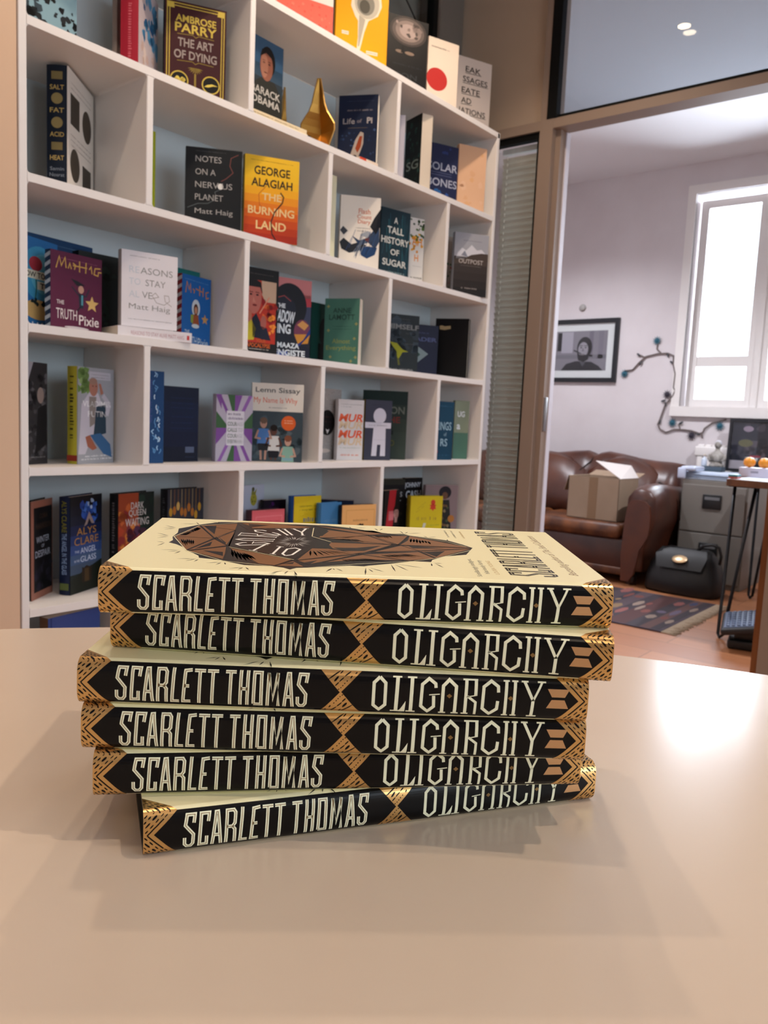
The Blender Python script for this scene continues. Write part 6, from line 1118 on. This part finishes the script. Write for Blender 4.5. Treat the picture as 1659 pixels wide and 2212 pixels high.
# painted-wire garland climbing round the window, and a hook above the portrait
K = XW/5.35; vn = empty('wall_garland', (XW-.004, 1.9*K, 0), 0, 'thin twig garland with blue star flowers on the wall left of the window', 'garland'); tw = mat('twig', '6c605c', .7)
MAIN = [(2.223, .411), (2.165, .416), (2.122, .466), (2.079, .505), (2.001, .522), (1.934, .525), (1.894, .508), (1.89, .453), (1.873, .388), (1.876, .301), (1.864, .279), (1.877, .246), (1.922, .185), (1.947, .09), (1.961, .056), (1.942, .024), (1.901, .005), (1.847, .028), (1.792, .028), (1.738, .024), (1.683, .008), (1.663, .014), (1.654, .041), (1.606, .081), (1.525, .103)]
def vp(y, z, x=-.006): return (x, y*K-1.9*K, z*K+H0)
m = MB(); m.tube([vp(*p) for p in MAIN], .0055, tw, 6); m.build('stem', vn)
for br_ in ([(2.084, .499), (2.133, .522)], [(1.979, .528), (2.009, .553), (2.007, .586)], [(1.809, .029), (1.823, .062), (1.807, .073)], [(1.668, .014), (1.661, -.024)]):
    m = MB(); m.tube([vp(*p) for p in br_], .004, tw, 6); m.build('twig', vn)
for i, (y, z) in enumerate([(2.012, .608), (2.219, .391), (1.914, .255), (1.864, .071), (1.732, -.008), (1.56, .061)]):
    m = MB(); A = Art(); c = mat('flower_teal', '1f5a6c', .6) if i not in (2, 4) else mat('flower_dark', '2b2634', .6); star(A, 0, 0, .034, c, 1, 11, .45); cx, cy, cz = vp(y, z)
    for vs, fs, mt, l in A.items: m.add([(cx-.004, cy+a, cz+b) for a, b in vs]+[(cx, cy+a, cz+b) for a, b in vs], [f for f in fs]+[[q+len(vs) for q in f] for f in fs]+[(k, (k+1) % len(vs), len(vs)+(k+1) % len(vs), len(vs)+k) for k in range(len(vs))], mt)
    m.ball((cx-.005, cy, cz), .009, c); m.build('flower', vn)
for i, (y, z) in enumerate([(2.11, .461), (1.901, .464), (1.933, .514), (1.935, .212), (1.919, .191), (1.948, .073), (1.807, .071), (1.688, .004), (2.129, .517)]):
    m = MB(); cx, cy, cz = vp(y, z); q = rnd.uniform(0, 3.1); m.ball((0, 0, 0), (.003, .018, .008), mat('leaf_grey', '3d3f42', .6), Matrix.Translation((cx-.002, cy, cz)) @ Matrix.Rotation(q, 4, 'X'), 10, 6); m.build('leaf', vn)
ob('wall_hook', 'hook', 'small round pale knob on the wall above the framed portrait', lambda m: (m.lathe([(.026, 0), (.028, .006), (.02, .016), (.008, .02)], mat('knob', 'a8a4a0', .4), 20, Matrix.Rotation(R(-90), 4, 'Y'))), (XW-.0005, 2.566*K, .851*K+H0))
ob('door_latch', 'latch', 'narrow steel strike plate on the left jamb of the doorway', lambda m: (m.rbox(-.012, -.003, -.07, .012, .0, .065, .001, CHROME),), (XP+.05, 1.5345, H0+.055))

# ------------------------------------------------------------------ light
sc.cycles.sample_clamp_indirect = 20
def lamp(x, y, w, ang=95, blend=.6, z=ZC, col=(1, .79, .6), lab='round recessed ceiling downlight glowing warm white, mirrored in the glass over the door', r_=.03):
    e = empty('downlight', (x, y, z+H0), 0, lab, 'ceiling light', 'recessed ceiling downlights'); m = MB(); m.lathe([(.029, -.002), (.05, -.004), (.052, 0), (.029, 0)], WHITE, 24, cap=False); m.build('ring', e)
    m = MB(); m.lathe([(.0001, -.0015), (.027, -.0015), (.027, -.001), (.0001, -.001)], mat('lamp_glow', 'fff0d8', .5, emit='ffe2b8', es=55), 24); m.build('lens', e)
    l = bpy.data.lights.new('spot', 'SPOT'); l.energy = w; l.color = col; l.spot_size = R(ang); l.spot_blend = blend; l.shadow_soft_size = r_
    o = bpy.data.objects.new('downlight_lamp', l); COL.objects.link(o); o.location = (0, 0, -.02); o.parent = e
LW = 26
lamp(.66, -.475, LW*1.2, 110, r_=.018); lamp(.215, .33, LW*.55, 100, r_=.018); lamp(2.20, 1.352, LW*1.0, 130); lamp(1.45, 1.2, LW*.95, 130); lamp(.7, 1.1, LW*.75, 130); lamp(-1.0, -1.2, LW*.6, 120)
lamp(4.3, .2, 170, 140, z=ZC2, col=(.9, .92, 1), lab='added fill lamp brightening the office, unseen above the doorway'); lamp(4.4, 2.6, 130, 140, z=ZC2, col=(.9, .92, 1), lab='added fill lamp brightening the office, unseen above the sofa')  # unseen office fill lamps, added so the window light can stay weaker
def area(x, y, z, sx, sy, w, rot, col):
    l = bpy.data.lights.new('daylight', 'AREA'); l.shape = 'RECTANGLE'; l.size = sx; l.size_y = sy; l.energy = w; l.color = col
    o = bpy.data.objects.new('daylight', l); COL.objects.link(o); o.location = (x, y, z+H0); o.rotation_euler = rot
area(.8, -2.86, .62, 2.7, 1.4, 27, (R(90), 0, 0), (.82, .9, 1))
area(XW+.35, 1.366, 1.05, 1.3, 1.2, 140, (0, R(72), 0), (.8, .88, 1))
w = bpy.data.worlds.new('World'); sc.world = w; w.use_nodes = True; b = w.node_tree.nodes['Background']; b.inputs[0].default_value = (.78, .9, 1, 1); b.inputs[1].default_value = 3.5

# ------------------------------------------------------------------ camera
f, yaw, pitch, roll = 1727.4, .67450, -.11409, .04555
F = Vector((math.cos(pitch)*math.cos(yaw), math.cos(pitch)*math.sin(yaw), math.sin(pitch))); r = Vector((math.sin(yaw), -math.cos(yaw), 0)); u = r.cross(F)
r2 = r*math.cos(roll)+u*math.sin(roll); u2 = -r*math.sin(roll)+u*math.cos(roll)
cd = bpy.data.cameras.new('camera'); cam = bpy.data.objects.new('camera', cd); COL.objects.link(cam); sc.camera = cam
cam.matrix_world = Matrix(((r2.x, u2.x, -F.x, 0), (r2.y, u2.y, -F.y, 0), (r2.z, u2.z, -F.z, H0), (0, 0, 0, 1)))
cd.sensor_fit = 'HORIZONTAL'; cd.sensor_width = 36; cd.lens = f/1659*36; cd.clip_start = .02; cd.clip_end = 60
cd.dof.use_dof = True; cd.dof.focus_distance = .42; cd.dof.aperture_fstop = cd.lens/1.1
sc.view_settings.view_transform = 'Standard'; sc.view_settings.look = 'None'; sc.view_settings.gamma = 1; sc.view_settings.exposure = .1; sc.view_settings.use_curve_mapping = False
sc.cycles.use_denoising = True; sc.cycles.max_bounces = 8; sc.cycles.transparent_max_bounces = 12
